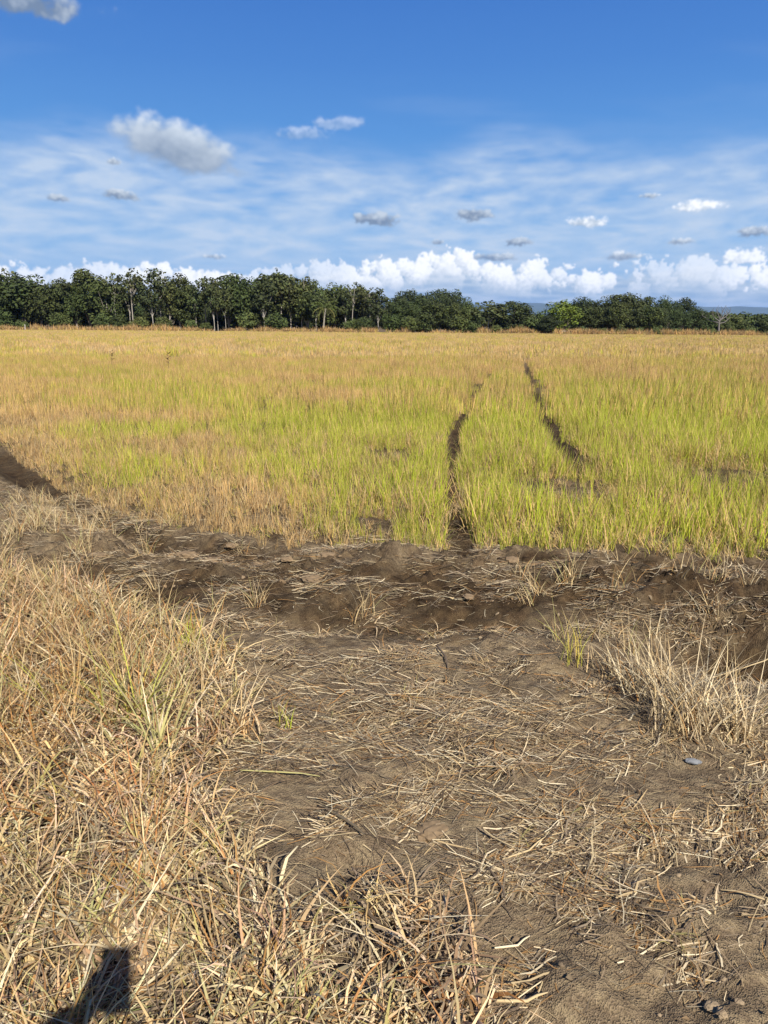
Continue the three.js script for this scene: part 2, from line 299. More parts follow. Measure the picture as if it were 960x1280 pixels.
// ---------------------------------------------------------------- grasses
function tuft(seed, n, o) {                                                            // o: height, spread, lean, droop, width, segs, tones [[colour, share]]
  const rnd = rngOf(seed), b = new Build();
  for (let k = 0; k < n; k++) {
    const a = rnd() * 7, r = o.spread * Math.sqrt(rnd()), az = o.radial ? a + (rnd() - 0.5) * 1.6 : rnd() * 7, len = o.height * mix(o.short ?? 0.45, 1.15, rnd()), lean = o.lean * (0.3 + rnd()), droop = o.droop * (0.2 + 1.3 * rnd());
    let t = rnd(), tone = o.tones[0][0]; for (const [c, s] of o.tones) { tone = c; if ((t -= s) < 0) break; }
    const out = V(Math.cos(az), 0, Math.sin(az)), tw = (rnd() - 0.5) * 2.2, side = V(-Math.sin(az + tw), 0.25 * (rnd() - 0.5), Math.cos(az + tw)).normalize(), kink = o.kink ? (rnd() - 0.5) * o.kink : 0;
    const q = V(Math.cos(a) * r, -0.01, Math.sin(a) * r), pts = [], ws = [], w = o.width * mix(0.6, 1.25, rnd());
    let e = Math.PI / 2 - lean, turn = 0;
    for (let s = 0; s <= o.segs; s++) {
      pts.push(q.clone()); ws.push(w * (o.blunt ? mix(1, 0.5, s / o.segs) : Math.max(0.06, 1 - (s / o.segs) ** 1.7)));
      const dir = V(out.x * Math.cos(turn) - out.z * Math.sin(turn), 0, out.x * Math.sin(turn) + out.z * Math.cos(turn));
      q.addScaledVector(dir, Math.cos(e) * len / o.segs); q.y += Math.sin(e) * len / o.segs;
      if (o.floor !== undefined && q.y < o.floor) q.y = o.floor + 0.004 * rnd();
      e -= droop / o.segs; turn += kink;
    }
    b.strip(pts, ws, side, jitter(rnd, tone, 0.22));
  }
  return b.done();
}
const STRAW = [0.44, 0.325, 0.165], PALE = [0.6, 0.485, 0.295], RUST = [0.31, 0.17, 0.06], DULL = [0.25, 0.18, 0.105], BROWN = [0.1, 0.068, 0.04], OLIVE = [0.37, 0.345, 0.055], LIME = [0.38, 0.415, 0.028], GOLD = [0.49, 0.37, 0.075], BLOND = [0.54, 0.352, 0.138], KHAKI = [0.33, 0.29, 0.11];
const mtx = new THREE.Matrix4(), quat = new THREE.Quaternion(), eul = new THREE.Euler();
class Swarm {                                                                          // copies of a few shapes, gathered by shape
  constructor(shapes, material) { this.shapes = shapes; this.material = material; this.list = shapes.map(() => []); this.tint = shapes.map(() => []); }
  add(k, x, y, z, rx, ry, rz, sx, sy, sz, tint) {
    mtx.compose(V(x, y, z), quat.setFromEuler(eul.set(rx, ry, rz, 'YXZ')), V(sx, sy, sz));
    this.list[k].push(mtx.toArray()); this.tint[k].push(tint);
  }
  put(name, piece, label, category) {
    const all = new THREE.Group();
    this.shapes.forEach((g, k) => {
      const l = this.list[k]; if (!l.length) return;
      const m = new THREE.InstancedMesh(g, this.material, l.length), c = new THREE.Color();
      l.forEach((e, i) => { m.setMatrixAt(i, mtx.fromArray(e)); m.setColorAt(i, c.setRGB(...this.tint[k][i])); });
      m.name = piece; m.userData.kind = 'stuff'; all.add(m);
    });
    put(all, name, label, category, null, 'stuff');
    console.log(name, this.list.map((l) => l.length).join(' '));
  }
}
class Heap extends Swarm {                                                            // the same, joined into one mesh of real straws
  put(name, piece, label, category) {
    let nv = 0, ni = 0; this.shapes.forEach((g, k) => { nv += g.attributes.position.count * this.list[k].length; ni += g.index.count * this.list[k].length; });
    const pos = new Float32Array(nv * 3), nor = new Float32Array(nv * 3), col = new Float32Array(nv * 3), idx = new Uint32Array(ni), v = V(0, 0, 0), nm = new THREE.Matrix3(); let a = 0, b = 0;
    this.shapes.forEach((g, k) => {
      const P = g.attributes.position, N = g.attributes.normal, C = g.attributes.color, I = g.index.array;
      this.list[k].forEach((e, i) => {
        mtx.fromArray(e); nm.getNormalMatrix(mtx); const t = this.tint[k][i], v0 = a;
        for (let j = 0; j < P.count; j++, a++) { v.fromBufferAttribute(P, j).applyMatrix4(mtx).toArray(pos, a * 3); v.fromBufferAttribute(N, j).applyMatrix3(nm).normalize().toArray(nor, a * 3); col[a * 3] = C.getX(j) * t[0]; col[a * 3 + 1] = C.getY(j) * t[1]; col[a * 3 + 2] = C.getZ(j) * t[2]; }
        for (let j = 0; j < I.length; j++) idx[b++] = I[j] + v0;
      });
    });
    const g = new THREE.BufferGeometry(); g.setAttribute('position', new THREE.BufferAttribute(pos, 3)); g.setAttribute('normal', new THREE.BufferAttribute(nor, 3)); g.setAttribute('color', new THREE.BufferAttribute(col, 3)); g.setIndex(new THREE.BufferAttribute(idx, 1));
    put(new THREE.Mesh(g, this.material), name, label, category, null, 'stuff');
    console.log(name, this.list.map((l) => l.length).join(' '), 'triangles', ni / 3);
  }
}
// rice: near, middle and far stands, each from green to dry
{
  const rnd = rngOf(303), sets = { green: [[LIME, 0.52], [OLIVE, 0.2], [GOLD, 0.12], [BLOND, 0.16]], yellow: [[OLIVE, 0.3], [GOLD, 0.4], [BLOND, 0.3]], dry: [[BLOND, 0.6], [STRAW, 0.25], [RUST, 0.08], [GOLD, 0.07]] };
  const stand = (seed, n, o) => Object.values(sets).map((tones, k) => tuft(seed + k, n, { lean: 0.16, droop: 0.35, segs: 3, ...o, height: o.height * [1, 0.95, 0.86][k], tones }));
  const under = new Swarm([tuft(91, 26, { height: 0.24, spread: 0.11, lean: 0.5, droop: 0.7, width: 0.008, segs: 3, tones: [[BLOND, 0.55], [STRAW, 0.3], [DULL, 0.15]] }), tuft(92, 22, { height: 0.2, spread: 0.12, lean: 0.8, droop: 0.8, width: 0.008, segs: 3, tones: [[BLOND, 0.4], [STRAW, 0.3], [OLIVE, 0.3]] })], M.rice);
  const near = new Swarm([...stand(20, 13, { height: 0.46, spread: 0.055, width: 0.009, lean: 0.22 }), ...stand(30, 12, { height: 0.4, spread: 0.07, width: 0.0088, lean: 0.32, droop: 0.7 })], M.rice);
  const mid = new Swarm(stand(40, 26, { height: 0.46, spread: 0.2, width: 0.014, segs: 2 }), M.rice);
  const far = new Swarm(stand(50, 44, { height: 0.44, spread: 0.6, width: 0.035, segs: 2 }), M.rice);
  const greenness = (x, z, px, py) => {
    const s = fbm(x * 0.16 + 3, z * 0.3, 4), s2 = fbm(x * 0.9, z * 0.9, 3, N2b);
    const across = mix(0.47, 0.95, ss(200, 600, px)), up = ss(460, 535, py + 28 * s);
    const streak = 0.3 * Math.exp(-(((py - 470 - (px - 60) * 0.14) / 20) ** 2)) * ss(480, 380, px), tan = 0.42 * Math.exp(-(((px - 235 - (py - 520) * 0.75) / 60) ** 2)) * ss(490, 540, py) + 0.45 * ss(150, 0, px) * ss(440, 500, py);
    return clamp(across * up + streak - tan + 0.75 * s + 0.3 * s2 + 0.1);
  };
  const kindOf = (g) => { const t = g + (rnd() - 0.5) * 0.5; return t > 0.52 ? 0 : t > 0.26 ? 1 : 2; };
  const grow = (swarm, z0, z1, density, perKind, size) => {
    const wide = 0.66, n = density * (wide * (z1 * z1 - z0 * z0) + 3 * (z1 - z0));
    for (let i = 0; i < n; i++) {
      const t = rnd(), d = Math.sqrt(mix(z0 * z0, z1 * z1, t)), x = (rnd() * 2 - 1) * (wide * d + 1.5), z = -d, f = inField(x, z);
      if (f < 0.02 + 0.22 * rnd() * rnd() + 0.12 * N2(x * 1.6, z * 1.6)) continue;
      const w = 0.14 + 0.06 * N2(x * 1.2, z * 1.2) + d * 0.006, ta = toLine(x, z, TRACK_A), tb = toLine(x, z, TRACK_B);
      if (ta < w * (0.42 + 0.2 * N2(x * 1.1, z * 0.5)) || tb < w * (0.62 + 0.5 * N2b(x * 0.7, z * 0.4))) continue;
      let bare = 0; for (const [cx, cz, rx, rz] of SPOTS) bare = Math.max(bare, bump(x, z, [cx, cz], rx, rz));
      if (bare + 0.3 * N2b(x * 3, z * 3) > 0.62 + 0.3 * (rnd() - 0.5) && (swarm !== under || rnd() < 0.45)) continue;
      if (z1 < 20 && N2(x * 1.9 + 30, z * 1.9) + 0.35 * N2b(x * 6, z * 6) > 0.78) continue;
      const [px, py] = toPhoto(x, 0, z), g = greenness(x, z, px, py) - 0.35 * ss(0.9, 0.05, f) * ss(560, 400, px) - 0.12 * ss(0.35, 0, f) - 0.4 * bare;
      const k = swarm === under ? Math.floor(rnd() * 2) : kindOf(g), far1 = ss(22, 60, d), low = mix(0.7, 1, ss(330, 600, px)), tone = 0.8 + 0.42 * rnd() + 0.16 * fbm(x * 0.25, z * 0.5, 3), sc = size * mix(low, 1, far1) * (0.6 + 0.5 * rnd() + 0.16 * N2(x * 0.8, z * 0.8)) * (1 - 0.35 * ss(0.6, 0.0, f)) * (1 - 0.4 * ss(0.2, 0.6, bare)) * mix(mix(1, 0.72, ss(6, 10, d)), 1, ss(w * 0.6, w + 0.45, Math.min(ta, tb)));
      swarm.add(k + (perKind ? 3 * Math.floor(rnd() * 2) : 0), x, land(x, z), z, (rnd() - 0.5) * 0.25, rnd() * 7, (rnd() - 0.5) * 0.25, sc * (0.85 + 0.3 * rnd()), sc, sc, [tone, tone, tone]);
    }
  };
  grow(near, 3.6, 13, 120, true, 0.84);
  grow(under, 3.6, 11, 70, false, 1);
  grow(mid, 12.5, 34, 26, false, 1);
  grow(far, 32, FIELD_END, 2.6, false, 1);
  under.put('dead_rice_leaves', 'dead_leaves', 'dead tan lower leaves under the standing rice', 'rice straw');
  near.put('rice_plants', 'rice_stand', 'yellowing rice standing at the near edge of the field', 'rice');
  mid.put('rice_plants', 'rice_stand', 'yellowing rice in the middle of the field', 'rice');
  far.put('rice_plants', 'rice_stand', 'golden ripe rice in the far part of the field', 'rice');
}
// loose straw, mats and dry tussocks on the near ground
const blob = (px, py, cx, cy, rx, ry) => Math.exp(-(((px - cx) / rx) ** 2 + ((py - cy) / ry) ** 2));
{
  const rnd = rngOf(909);
  const wisp = (seed, len, width, curl, tone) => {                                     // one straw: a bent, slightly folded ribbon lying down
    const r = rngOf(seed), b = new Build(), pts = [], ws = [], n = 4; let a = 0, q = V(-len / 2, 0, 0);
    for (let k = 0; k <= n; k++) { pts.push(q.clone()); ws.push(width * (k === n ? 0.35 : 1 - 0.25 * r())); q.add(V(Math.cos(a) * len / n, (r() - 0.5) * len * 0.07, Math.sin(a) * len / n)); a += (r() - 0.5) * curl; }
    b.strip(pts, ws, V(0, (r() - 0.5) * 1.2, 1).normalize(), tone);
    return b.done();
  };
  const thick = new Heap([1, 2, 3, 4, 5, 6].map((s) => wisp(s, 0.16, 0.0066, 0.8 + 0.15 * s, [1, 1, 1])), M.straw);
  const thin = new Heap([11, 12, 13, 14].map((s) => wisp(s, 0.14, 0.0026, 0.9, [1, 1, 1])), M.straw);
  const mats = new Heap([61, 62, 63, 64, 65, 66].map((s) => tuft(s, 26, { height: 0.25, spread: 0.08, lean: 0.6, droop: 2.6, width: 0.0092, segs: 5, kink: 0.6, floor: 0, tones: [[STRAW, 0.36], [PALE, 0.24], [DULL, 0.2], [RUST, 0.14], [KHAKI, 0.06]] })), M.straw);
  const upright = new Heap([71, 72, 73, 74].map((s) => tuft(s, 18, { height: 0.36, spread: 0.07, lean: 0.35, droop: 0.9, width: 0.0055, segs: 5, kink: 0.15, tones: [[STRAW, 0.5], [PALE, 0.15], [RUST, 0.25], [KHAKI, 0.1]] })), M.straw);
  const tones = [STRAW, STRAW, PALE, PALE, DULL, DULL, DULL, RUST, BROWN, BROWN];
  const tint = (dark) => { const t = tones[Math.floor(rnd() ** (dark ? 0.7 : 1.15) * tones.length)]; return jitter(rnd, t, 0.2); };
  for (let i = 0; i < 480000; i++) {
    const z = -1.0 - rnd() * 6.2, x = (rnd() * 2 - 1) * (0.72 * -z + 0.7), [px, py] = toPhoto(x, 0, z);
    if (py < 560 || py > 1700) continue;
    const n = fbm(x * 1.6, z * 2.6, 4), n2 = fbm(x * 4.5 + 9, z * 4.5, 3, N2b), left = inside(LEFT, px + 30 * n2, py + 22 * n), f = inField(x, z);
    if (f > 0.35) { if (rnd() < 0.05) thin.add(Math.floor(rnd() * 4), x, land(x, z) + 0.01, z, 0, rnd() * 7, 0, 1, 1, 1, tint(0)); continue; }
    const thatch = Math.max(1.1 * blob(px, py, 520, 915, 270, 100), 0.9 * blob(px, py, 700, 1040, 190, 90), 0.75 * blob(px, py, 480, 850, 260, 50), 0.8 * blob(px, py, 720, 1150, 110, 70), 0.85 * blob(px, py, 905, 1020, 90, 70), 0.75 * blob(px, py, 790, 772, 130, 36), 0.75 * blob(px, py, 180, 700, 260, 42), 0.55 * blob(px, py, 380, 740, 160, 36), 0.4 * blob(px, py, 650, 730, 330, 36), 0.7 * blob(px, py, 420, 692, 160, 16), 1.1 * blob(px, py, 80, 622, 150, 70), 0.55 * blob(px, py, 380, 1010, 120, 60), 0.6 * blob(px, py, 960, 900, 130, 60));
    const cover = left ? 1 : clamp(thatch * 1.12 + 1.5 * n + 0.6 * n2 - 0.14);
    const y = land(x, z);
    if (!left && rnd() < 1.3 * bump(x, z, HOLE_R, 0.4, 0.24)) continue;
    if (left) {
      if (rnd() < 0.045) thick.add(Math.floor(rnd() * 6), x, y + 0.005 + 0.06 * rnd() ** 1.6, z, (rnd() - 0.5) * 0.7, rnd() * 7, (rnd() - 0.5) * 0.8, 0.5 + rnd(), 1, 0.7 + 0.7 * rnd(), tint(0));
      else if (rnd() < 0.03) thin.add(Math.floor(rnd() * 4), x, y + 0.01 + 0.09 * rnd(), z, (rnd() - 0.5) * 0.9, rnd() * 7, (rnd() - 0.5) * 0.9, 0.6 + 1.2 * rnd(), 1, 1, tint(1));
      if (rnd() < 0.0175 * clamp(0.5 + 1.4 * n + 0.5 * n2, 0.12, 1.4)) mats.add(Math.floor(rnd() * 6), x, y, z, (rnd() - 0.5) * 0.3, rnd() * 7, (rnd() - 0.5) * 0.3, 0.6 + 0.55 * rnd(), 0.55 + 0.75 * rnd(), 0.6 + 0.55 * rnd(), mix3([0.9 + 0.25 * rnd(), 0.88 + 0.22 * rnd(), 0.85 + 0.2 * rnd()], [0.9, 0.68, 0.42], clamp(1.2 * blob(px, py, 30, 900, 130, 120) + 0.6 * n2) * rnd()));
      const tall = ss(1050, 760, py) * ss(330, 120, px + 40 * n);
      if (rnd() < 0.0008 + 0.0045 * tall) upright.add(Math.floor(rnd() * 4), x, y, z, (rnd() - 0.5) * 0.4, rnd() * 7, (rnd() - 0.5) * 0.4, 0.7 + 0.5 * rnd(), 0.55 + 0.5 * rnd(), 0.7 + 0.5 * rnd(), [1, 0.97, 0.92]);
    } else if (rnd() < cover ** 1.5 * 0.8) {
      const yaw = (rnd() - 0.5) * 2.2 + 0.6 * n + (px > 830 ? 0.6 : 0), lift = -0.003 + 0.03 * rnd() * rnd() * cover;
      if (rnd() < 0.13 + 0.2 * ss(780, 900, px) + 0.12 * blob(px, py, 700, 1130, 160, 120)) thick.add(Math.floor(rnd() * 6), x, y + lift, z, (rnd() - 0.5) * 0.3, yaw, (rnd() - 0.5) * 0.22, 0.35 + 0.9 * rnd(), 0.8, 0.45 + 0.55 * rnd(), tint(rnd() < 0.3 + 0.5 * blob(px, py, 700, 1120, 200, 130)));
      else thin.add(Math.floor(rnd() * 4), x, y + lift, z, (rnd() - 0.5) * 0.3, yaw, (rnd() - 0.5) * 0.25, 0.5 + 1.2 * rnd(), 1, 1, tint(rnd() < 0.6));
      if (rnd() < 0.006 * cover && py > 760) mats.add(Math.floor(rnd() * 6), x, y - 0.005, z, 0, rnd() * 7, 0, 0.4 + 0.4 * rnd(), 0.16 + 0.2 * rnd(), 0.4 + 0.4 * rnd(), [0.85, 0.8, 0.76]);
    } else if (rnd() < 0.012) thin.add(Math.floor(rnd() * 4), x, y + 0.003, z, 0, rnd() * 7, 0, 0.3 + 0.6 * rnd(), 1, 1, tint(1));
    if (!left && rnd() < 0.0022 * blob(px, py, 850, 762, 170, 44) + 0.0042 * blob(px, py, 60, 650, 100, 60) + 0.0005 * blob(px, py, 300, 770, 120, 40)) upright.add(Math.floor(rnd() * 4), x, y, z, 0.3 * (rnd() - 0.5), rnd() * 7, 0.3 * (rnd() - 0.5), 0.7, 0.4 + 0.35 * rnd(), 0.7, [1, 1, 0.98]);
  }
  thick.put('straw_litter', 'straw', 'loose bent straw scattered thickly on the near ground', 'straw');
  thin.put('straw_litter', 'straw', 'fine thin straw flattened on the bare soil', 'straw');
  mats.put('dry_grass_mat', 'grass_mat', 'matted curly dry grass at the left of the path', 'dry grass');
  upright.put('dry_grass', 'grass_stalks', 'upright dry grass stalks above the matted grass', 'dry grass');
}
console.log('grass done');

// ---------------------------------------------------------------- trees
function crownLeaves(rnd, clumps, leaf, tone, per) {
  const pos = [], nor = [], col = [], idx = [];
  for (const { c, r, s = 1 } of clumps) {
    const shade = jitter(rnd, tone, 0.2), n = Math.round(per * r * r * s);
    for (let k = 0; k < n; k++) {
      const u = rnd() * 2 - 1, a = rnd() * Math.PI * 2, q = Math.sqrt(1 - u * u), d = V(q * Math.cos(a), u, q * Math.sin(a)), rr = r * (0.45 + 0.62 * Math.sqrt(rnd()));
      const p = V(c.x + d.x * rr, c.y + d.y * rr * 0.72, c.z + d.z * rr), nrm = d.clone().multiplyScalar(0.5).add(V(rnd() - 0.5, rnd() * 0.7, rnd() - 0.5)).normalize();
      const t = V(rnd() - 0.5, rnd() - 0.7, rnd() - 0.5).cross(nrm).normalize(), w = nrm.clone().cross(t), l = leaf * (0.6 + 0.8 * rnd()), cc = jitter(rnd, shade, 0.28), b = pos.length / 3;
      for (const [f, g, h] of [[-0.5, 0, 0], [0, 0.3, 0.08], [0.55, 0, -0.08], [0.05, -0.3, 0.08]]) { const v = p.clone().addScaledVector(t, f * l).addScaledVector(w, g * l).addScaledVector(nrm, h * l); pos.push(v.x, v.y, v.z); nor.push(nrm.x, nrm.y, nrm.z); col.push(...cc); }
      idx.push(b, b + 2, b + 1, b, b + 3, b + 2);
    }
  }
  const g = new THREE.BufferGeometry();
  g.setAttribute('position', new THREE.Float32BufferAttribute(pos, 3)); g.setAttribute('normal', new THREE.Float32BufferAttribute(nor, 3)); g.setAttribute('color', new THREE.Float32BufferAttribute(col, 3));
  g.setIndex(idx);
  return g;
}
// a tree ten metres tall: trunk, limbs, crown; kinds differ in where the crown starts, how wide, flat and open it is
const KINDS = {
  broad: { foot: 0.1, wide: 4.7, flat: 1, clumps: 82, size: 1.15, leaf: 0.48, tone: [0.062, 0.078, 0.017], trunk: 0.2, bark: [0.24, 0.21, 0.17], per: 44 },
  dark: { foot: 0.05, wide: 4.8, flat: 1, clumps: 84, size: 1.15, leaf: 0.42, tone: [0.046, 0.06, 0.015], trunk: 0.22, bark: [0.12, 0.1, 0.075], per: 44 },
  tall: { foot: 0.26, wide: 3.3, flat: 1.25, clumps: 46, size: 0.85, leaf: 0.5, tone: [0.066, 0.078, 0.022], trunk: 0.085, bark: [0.34, 0.3, 0.245], per: 44, ragged: 1 },
  open: { foot: 0.5, wide: 2.9, flat: 1, clumps: 22, size: 0.75, leaf: 0.46, tone: [0.076, 0.088, 0.028], trunk: 0.11, bark: [0.3, 0.265, 0.21], per: 40, ragged: 1, limbs: 14 },
  umbrella: { foot: 0.36, wide: 6.2, flat: 0.42, clumps: 120, size: 1.05, leaf: 0.38, tone: [0.04, 0.052, 0.014], trunk: 0.26, bark: [0.14, 0.12, 0.09], per: 48 },
  bright: { foot: 0.08, wide: 4.0, flat: 0.95, clumps: 60, size: 1.15, leaf: 0.42, tone: [0.125, 0.155, 0.016], trunk: 0.2, bark: [0.18, 0.15, 0.11], per: 46 },
  bush: { foot: 0.0, wide: 6.2, flat: 0.9, clumps: 44, size: 1.9, leaf: 0.85, tone: [0.064, 0.084, 0.018], trunk: 0.2, bark: [0.12, 0.1, 0.07], per: 16 },
  palebush: { foot: 0.0, wide: 6.0, flat: 0.9, clumps: 40, size: 1.8, leaf: 0.85, tone: [0.1, 0.122, 0.03], trunk: 0.2, bark: [0.2, 0.17, 0.12], per: 16 },
};
function makeTree(seed, kind) {
  const k = KINDS[kind], rnd = rngOf(seed), g = new THREE.Group(), H = 10, foot = H * k.foot, cy = (foot + H) / 2, ry = (H - foot) / 2;
  const sway = (rnd() - 0.5) * 1.2, sway2 = (rnd() - 0.5) * 1.2, trunkTop = Math.min(H * 0.8, cy + ry * 0.45), tp = [], tr = [];
  const along = (t) => V(sway * t * t + 0.15 * Math.sin(t * 5 + seed), trunkTop * t - 0.3 * (1 - t), sway2 * t * t);
  for (let s = 0; s <= 8; s++) { tp.push(along(s / 8)); tr.push(k.trunk * mix(1.25, 0.35, (s / 8) ** 0.7)); }
  let b = new Build(); b.tube(tp, tr, 7, jitter(rnd, k.bark, 0.15)); part(g, 'trunk', b.done(), M.bark);
  const clumps = [];
  for (let s = 0; s < k.clumps; s++) {
    let p; do { p = V(rnd() * 2 - 1, rnd() * 2 - 1, rnd() * 2 - 1); } while (p.length() > 1 || (p.length() < 0.5 && rnd() < 0.75));
    const wob = 0.82 + 0.3 * N3(p.x * 1.3 + seed, p.y * 1.3, p.z * 1.3), r = k.size * (0.6 + 0.7 * rnd()) * (k.ragged && p.y > 0.5 ? 0.6 : 1);
    const c = V(p.x * (k.wide - r * 0.6) * wob * (p.y < 0 ? 1 : mix(1, 0.8, p.y)) + sway * 0.7, cy + p.y * (ry - r * 0.5) * mix(wob, 1, 0.5), p.z * (k.wide - r * 0.6) * wob + sway2 * 0.7);
    if (c.y - r * 0.7 < 0.05) c.y = r * 0.6 + 0.05;
    clumps.push({ c, r });
  }
  const nl = k.limbs ?? (kind.endsWith('bush') ? 3 : 6);
  for (let s = 0; s < nl; s++) {
    const end = clumps[Math.floor(rnd() * clumps.length)].c, t0 = clamp(foot / trunkTop * 0.85 + 0.25 * rnd(), 0.1, 0.9), a = along(t0), m = a.clone().lerp(end, 0.5).add(V(0, 0.35, 0));
    const lb = new Build(), r0 = k.trunk * mix(0.6, 0.35, t0); lb.tube([a, a.clone().lerp(m, 0.6), m, m.clone().lerp(end, 0.6), end], [r0, r0 * 0.8, r0 * 0.6, r0 * 0.4, r0 * 0.18], 5, jitter(rnd, k.bark, 0.15));
    part(g, 'limb', lb.done(), M.bark);
  }
  const own = 0.78 + 0.5 * rnd(), warm = 0.9 + 0.25 * rnd();
  part(g, 'crown', crownLeaves(rnd, clumps, k.leaf, [k.tone[0] * own * warm, k.tone[1] * own, k.tone[2] * own], k.per), M.leaf);
  return g;
}
const protos = {}, used = {};
function tree(kind, name, label, category, group, px, topY, depth, width = 1, variant) {
  const list = protos[kind] ??= [], v = variant ?? (used[kind] = ((used[kind] ?? -1) + 1)) % 6;
  list[v] ??= makeTree(1000 + v * 37 + kind.length * 311, kind);
  const o = list[v].clone(), [x] = atDepth(px, 412, depth), [, top] = atDepth(px, topY, depth), s = top / 10.1, r = rngOf(Math.round(px * 7 + depth * 13));
  o.position.set(x, -0.05, -depth); o.rotation.y = r() * 7; o.scale.set(s * width * (0.95 + 0.1 * r()), s, s * width * (0.95 + 0.1 * r()));
  return put(o, name, label, category, group);
}
{
  for (let x = -80; x < 960; x += 22) tree('bush', 'thicket_bush', 'leafy thicket bush deep behind the trunks of the wood', 'bush', 'thicket behind the trunks', x, 375 + (x * 7 % 11) + 12 * ss(300, 700, x), 196, 1.3);
  const W1 = 'broadleaf trees of the wood behind the field', W2 = 'tall pale-trunked trees at the edge of the wood', W3 = 'dark trees deep in the wood', W4 = 'shrubs under the edge of the wood', W5 = 'trees of the round grove', W6 = 'low bushes past the round grove';
  const lb = 'mid green broadleaf tree packed among the wood behind the field', lt = 'tall ragged tree with slim pale trunk at the edge of the wood', ld = 'dark dense tree deep in the wood behind the front row', ls = 'leafy green shrub under the edge of the wood', lg = 'dense dark tree of the round grove beside the bright green tree', ll = 'low green bush in the hedge near the bare dead tree';
  // behind
  for (const [x, y] of [[-60, 352], [-20, 350], [20, 352], [62, 356], [100, 350], [140, 358], [178, 356], [215, 352], [250, 358], [290, 352], [325, 350], [360, 352], [395, 360], [430, 364], [465, 372], [500, 376], [540, 378], [580, 384]]) tree('dark', 'forest_tree', ld, 'tree', W3, x, y + (x % 7), 186 + (x * 13 % 9), 1.15);
  for (const [x, y] of [[500, 367], [528, 366], [562, 368], [588, 376], [-40, 362], [0, 366], [42, 366], [80, 368], [122, 364], [160, 366], [198, 368], [236, 364], [272, 368], [308, 366], [342, 364], [378, 368], [412, 370], [448, 374], [484, 380], [522, 386], [560, 388]]) tree('dark', 'forest_tree', ld, 'tree', W3, x, y + (x % 5), 177, 1.1);
  // front row, left to right
  for (const [x, y, d, w] of [[-55, 340, 168, 1.2], [-12, 337, 166, 1.2], [33, 334, 167, 1.25], [72, 346, 165, 1], [112, 331, 170, 1.05], [136, 345, 166, 0.9], [226, 339, 168, 0.9], [287, 336, 168, 1], [308, 340, 165, 0.95], [346, 332, 170, 1.1], [385, 345, 166, 0.9], [418, 350, 168, 0.95], [447, 353, 170, 0.9], [495, 372, 168, 1.0], [515, 374, 165, 0.95], [540, 370, 166, 1.0], [566, 376, 164, 0.95], [585, 378, 166, 0.95], [52, 350, 166, 0.85], [96, 349, 167, 0.8], [150, 352, 168, 0.8], [234, 352, 167, 0.8], [300, 350, 167, 0.85], [320, 353, 168, 0.8], [410, 360, 167, 0.8], [10, 352, 166, 0.9], [-30, 350, 166, 0.9]]) tree('broad', 'broadleaf_tree', lb, 'tree', W1, x, y, d, w);
  for (const [x, y, d, w] of [[78, 352, 165, 0.8], [163, 335, 165, 0.8], [192, 334, 161, 0.95], [213, 342, 166, 0.85], [246, 347, 166, 0.85], [268, 345, 161, 0.75], [272, 343, 163, 0.75], [283, 350, 161, 0.7], [331, 340, 161, 0.9], [364, 340, 166, 0.9], [395, 349, 161, 0.8], [432, 352, 165, 0.85], [455, 358, 166, 0.8]]) tree('tall', 'slender_tree', lt, 'tree', W2, x, y, d, w);
  for (const [x, y, d, w] of [[14, 331, 170, 1], [166, 329, 163, 0.9], [202, 331, 166, 1], [258, 338, 165, 0.9], [352, 328, 166, 1.1], [378, 338, 165, 0.9], [440, 349, 164, 1], [462, 355, 163, 1], [146, 338, 165, 0.9], [82, 340, 166, 1]]) tree('open', 'sparse_tree', 'thin-crowned tree poking above the canopy of the wood', 'tree', 'thin-crowned trees above the wood', x, y, d, w);
  tree('tall', 'slender_tree', 'tree with forked pale trunk standing clear at the end of the wood', 'tree', null, 473, 358, 160, 1.05, 2);
  tree('umbrella', 'umbrella_tree', 'dark flat-topped tree rising behind the wood, the lower of two', 'tree', null, 512, 361, 196, 0.95, 0);
  tree('umbrella', 'umbrella_tree', 'dark flat-topped tree rising behind the wood, the higher of two', 'tree', null, 549, 357, 192, 1.0, 1);
  tree('dark', 'forest_tree', 'dark tree sloping down from the flat-topped trees', 'tree', null, 580, 371, 186, 0.9, 1);
  tree('tall', 'leaning_tree', 'open tree with leaning pale trunk at the gap of the wood', 'tree', null, 608, 371, 160, 1.7, 1).rotation.z = -0.06;
  tree('dark', 'roadside_tree', 'round dark tree standing alone between the leaning tree and bright tree', 'tree', null, 640, 373, 160, 1.7, 0);
  tree('palebush', 'shrub', 'pale green shrub between the lone dark tree and the black-green bush', 'shrub', null, 665, 394, 158, 1.2, 0);
  tree('bright', 'bright_green_tree', 'bright yellow-green round tree beside the dark grove', 'tree', null, 704, 371, 162, 1.6, 0);
  tree('dark', 'dark_bush', 'small black-green bush in front of the bright green tree', 'bush', null, 686, 393, 155, 1.7, 2);
  for (const [x, y, d, w] of [[726, 365, 172, 1.1], [748, 367, 170, 1.0], [778, 359, 170, 1.25], [808, 367, 172, 1.05], [832, 369, 170, 1.05], [852, 370, 172, 1.05], [868, 379, 168, 1.0], [760, 380, 164, 1.1], [795, 380, 164, 1.15], [825, 382, 163, 1.1], [850, 384, 164, 1.1], [738, 386, 165, 0.9]]) tree('dark', 'grove_tree', lg, 'tree', W5, x, y, d, w);
  for (const [x, y, d] of [[736, 378, 164], [772, 374, 162], [814, 378, 162]]) tree('broad', 'grove_tree', 'mid green tree at the front of the round grove', 'tree', 'front trees of the round grove', x, y, d, 1.05);
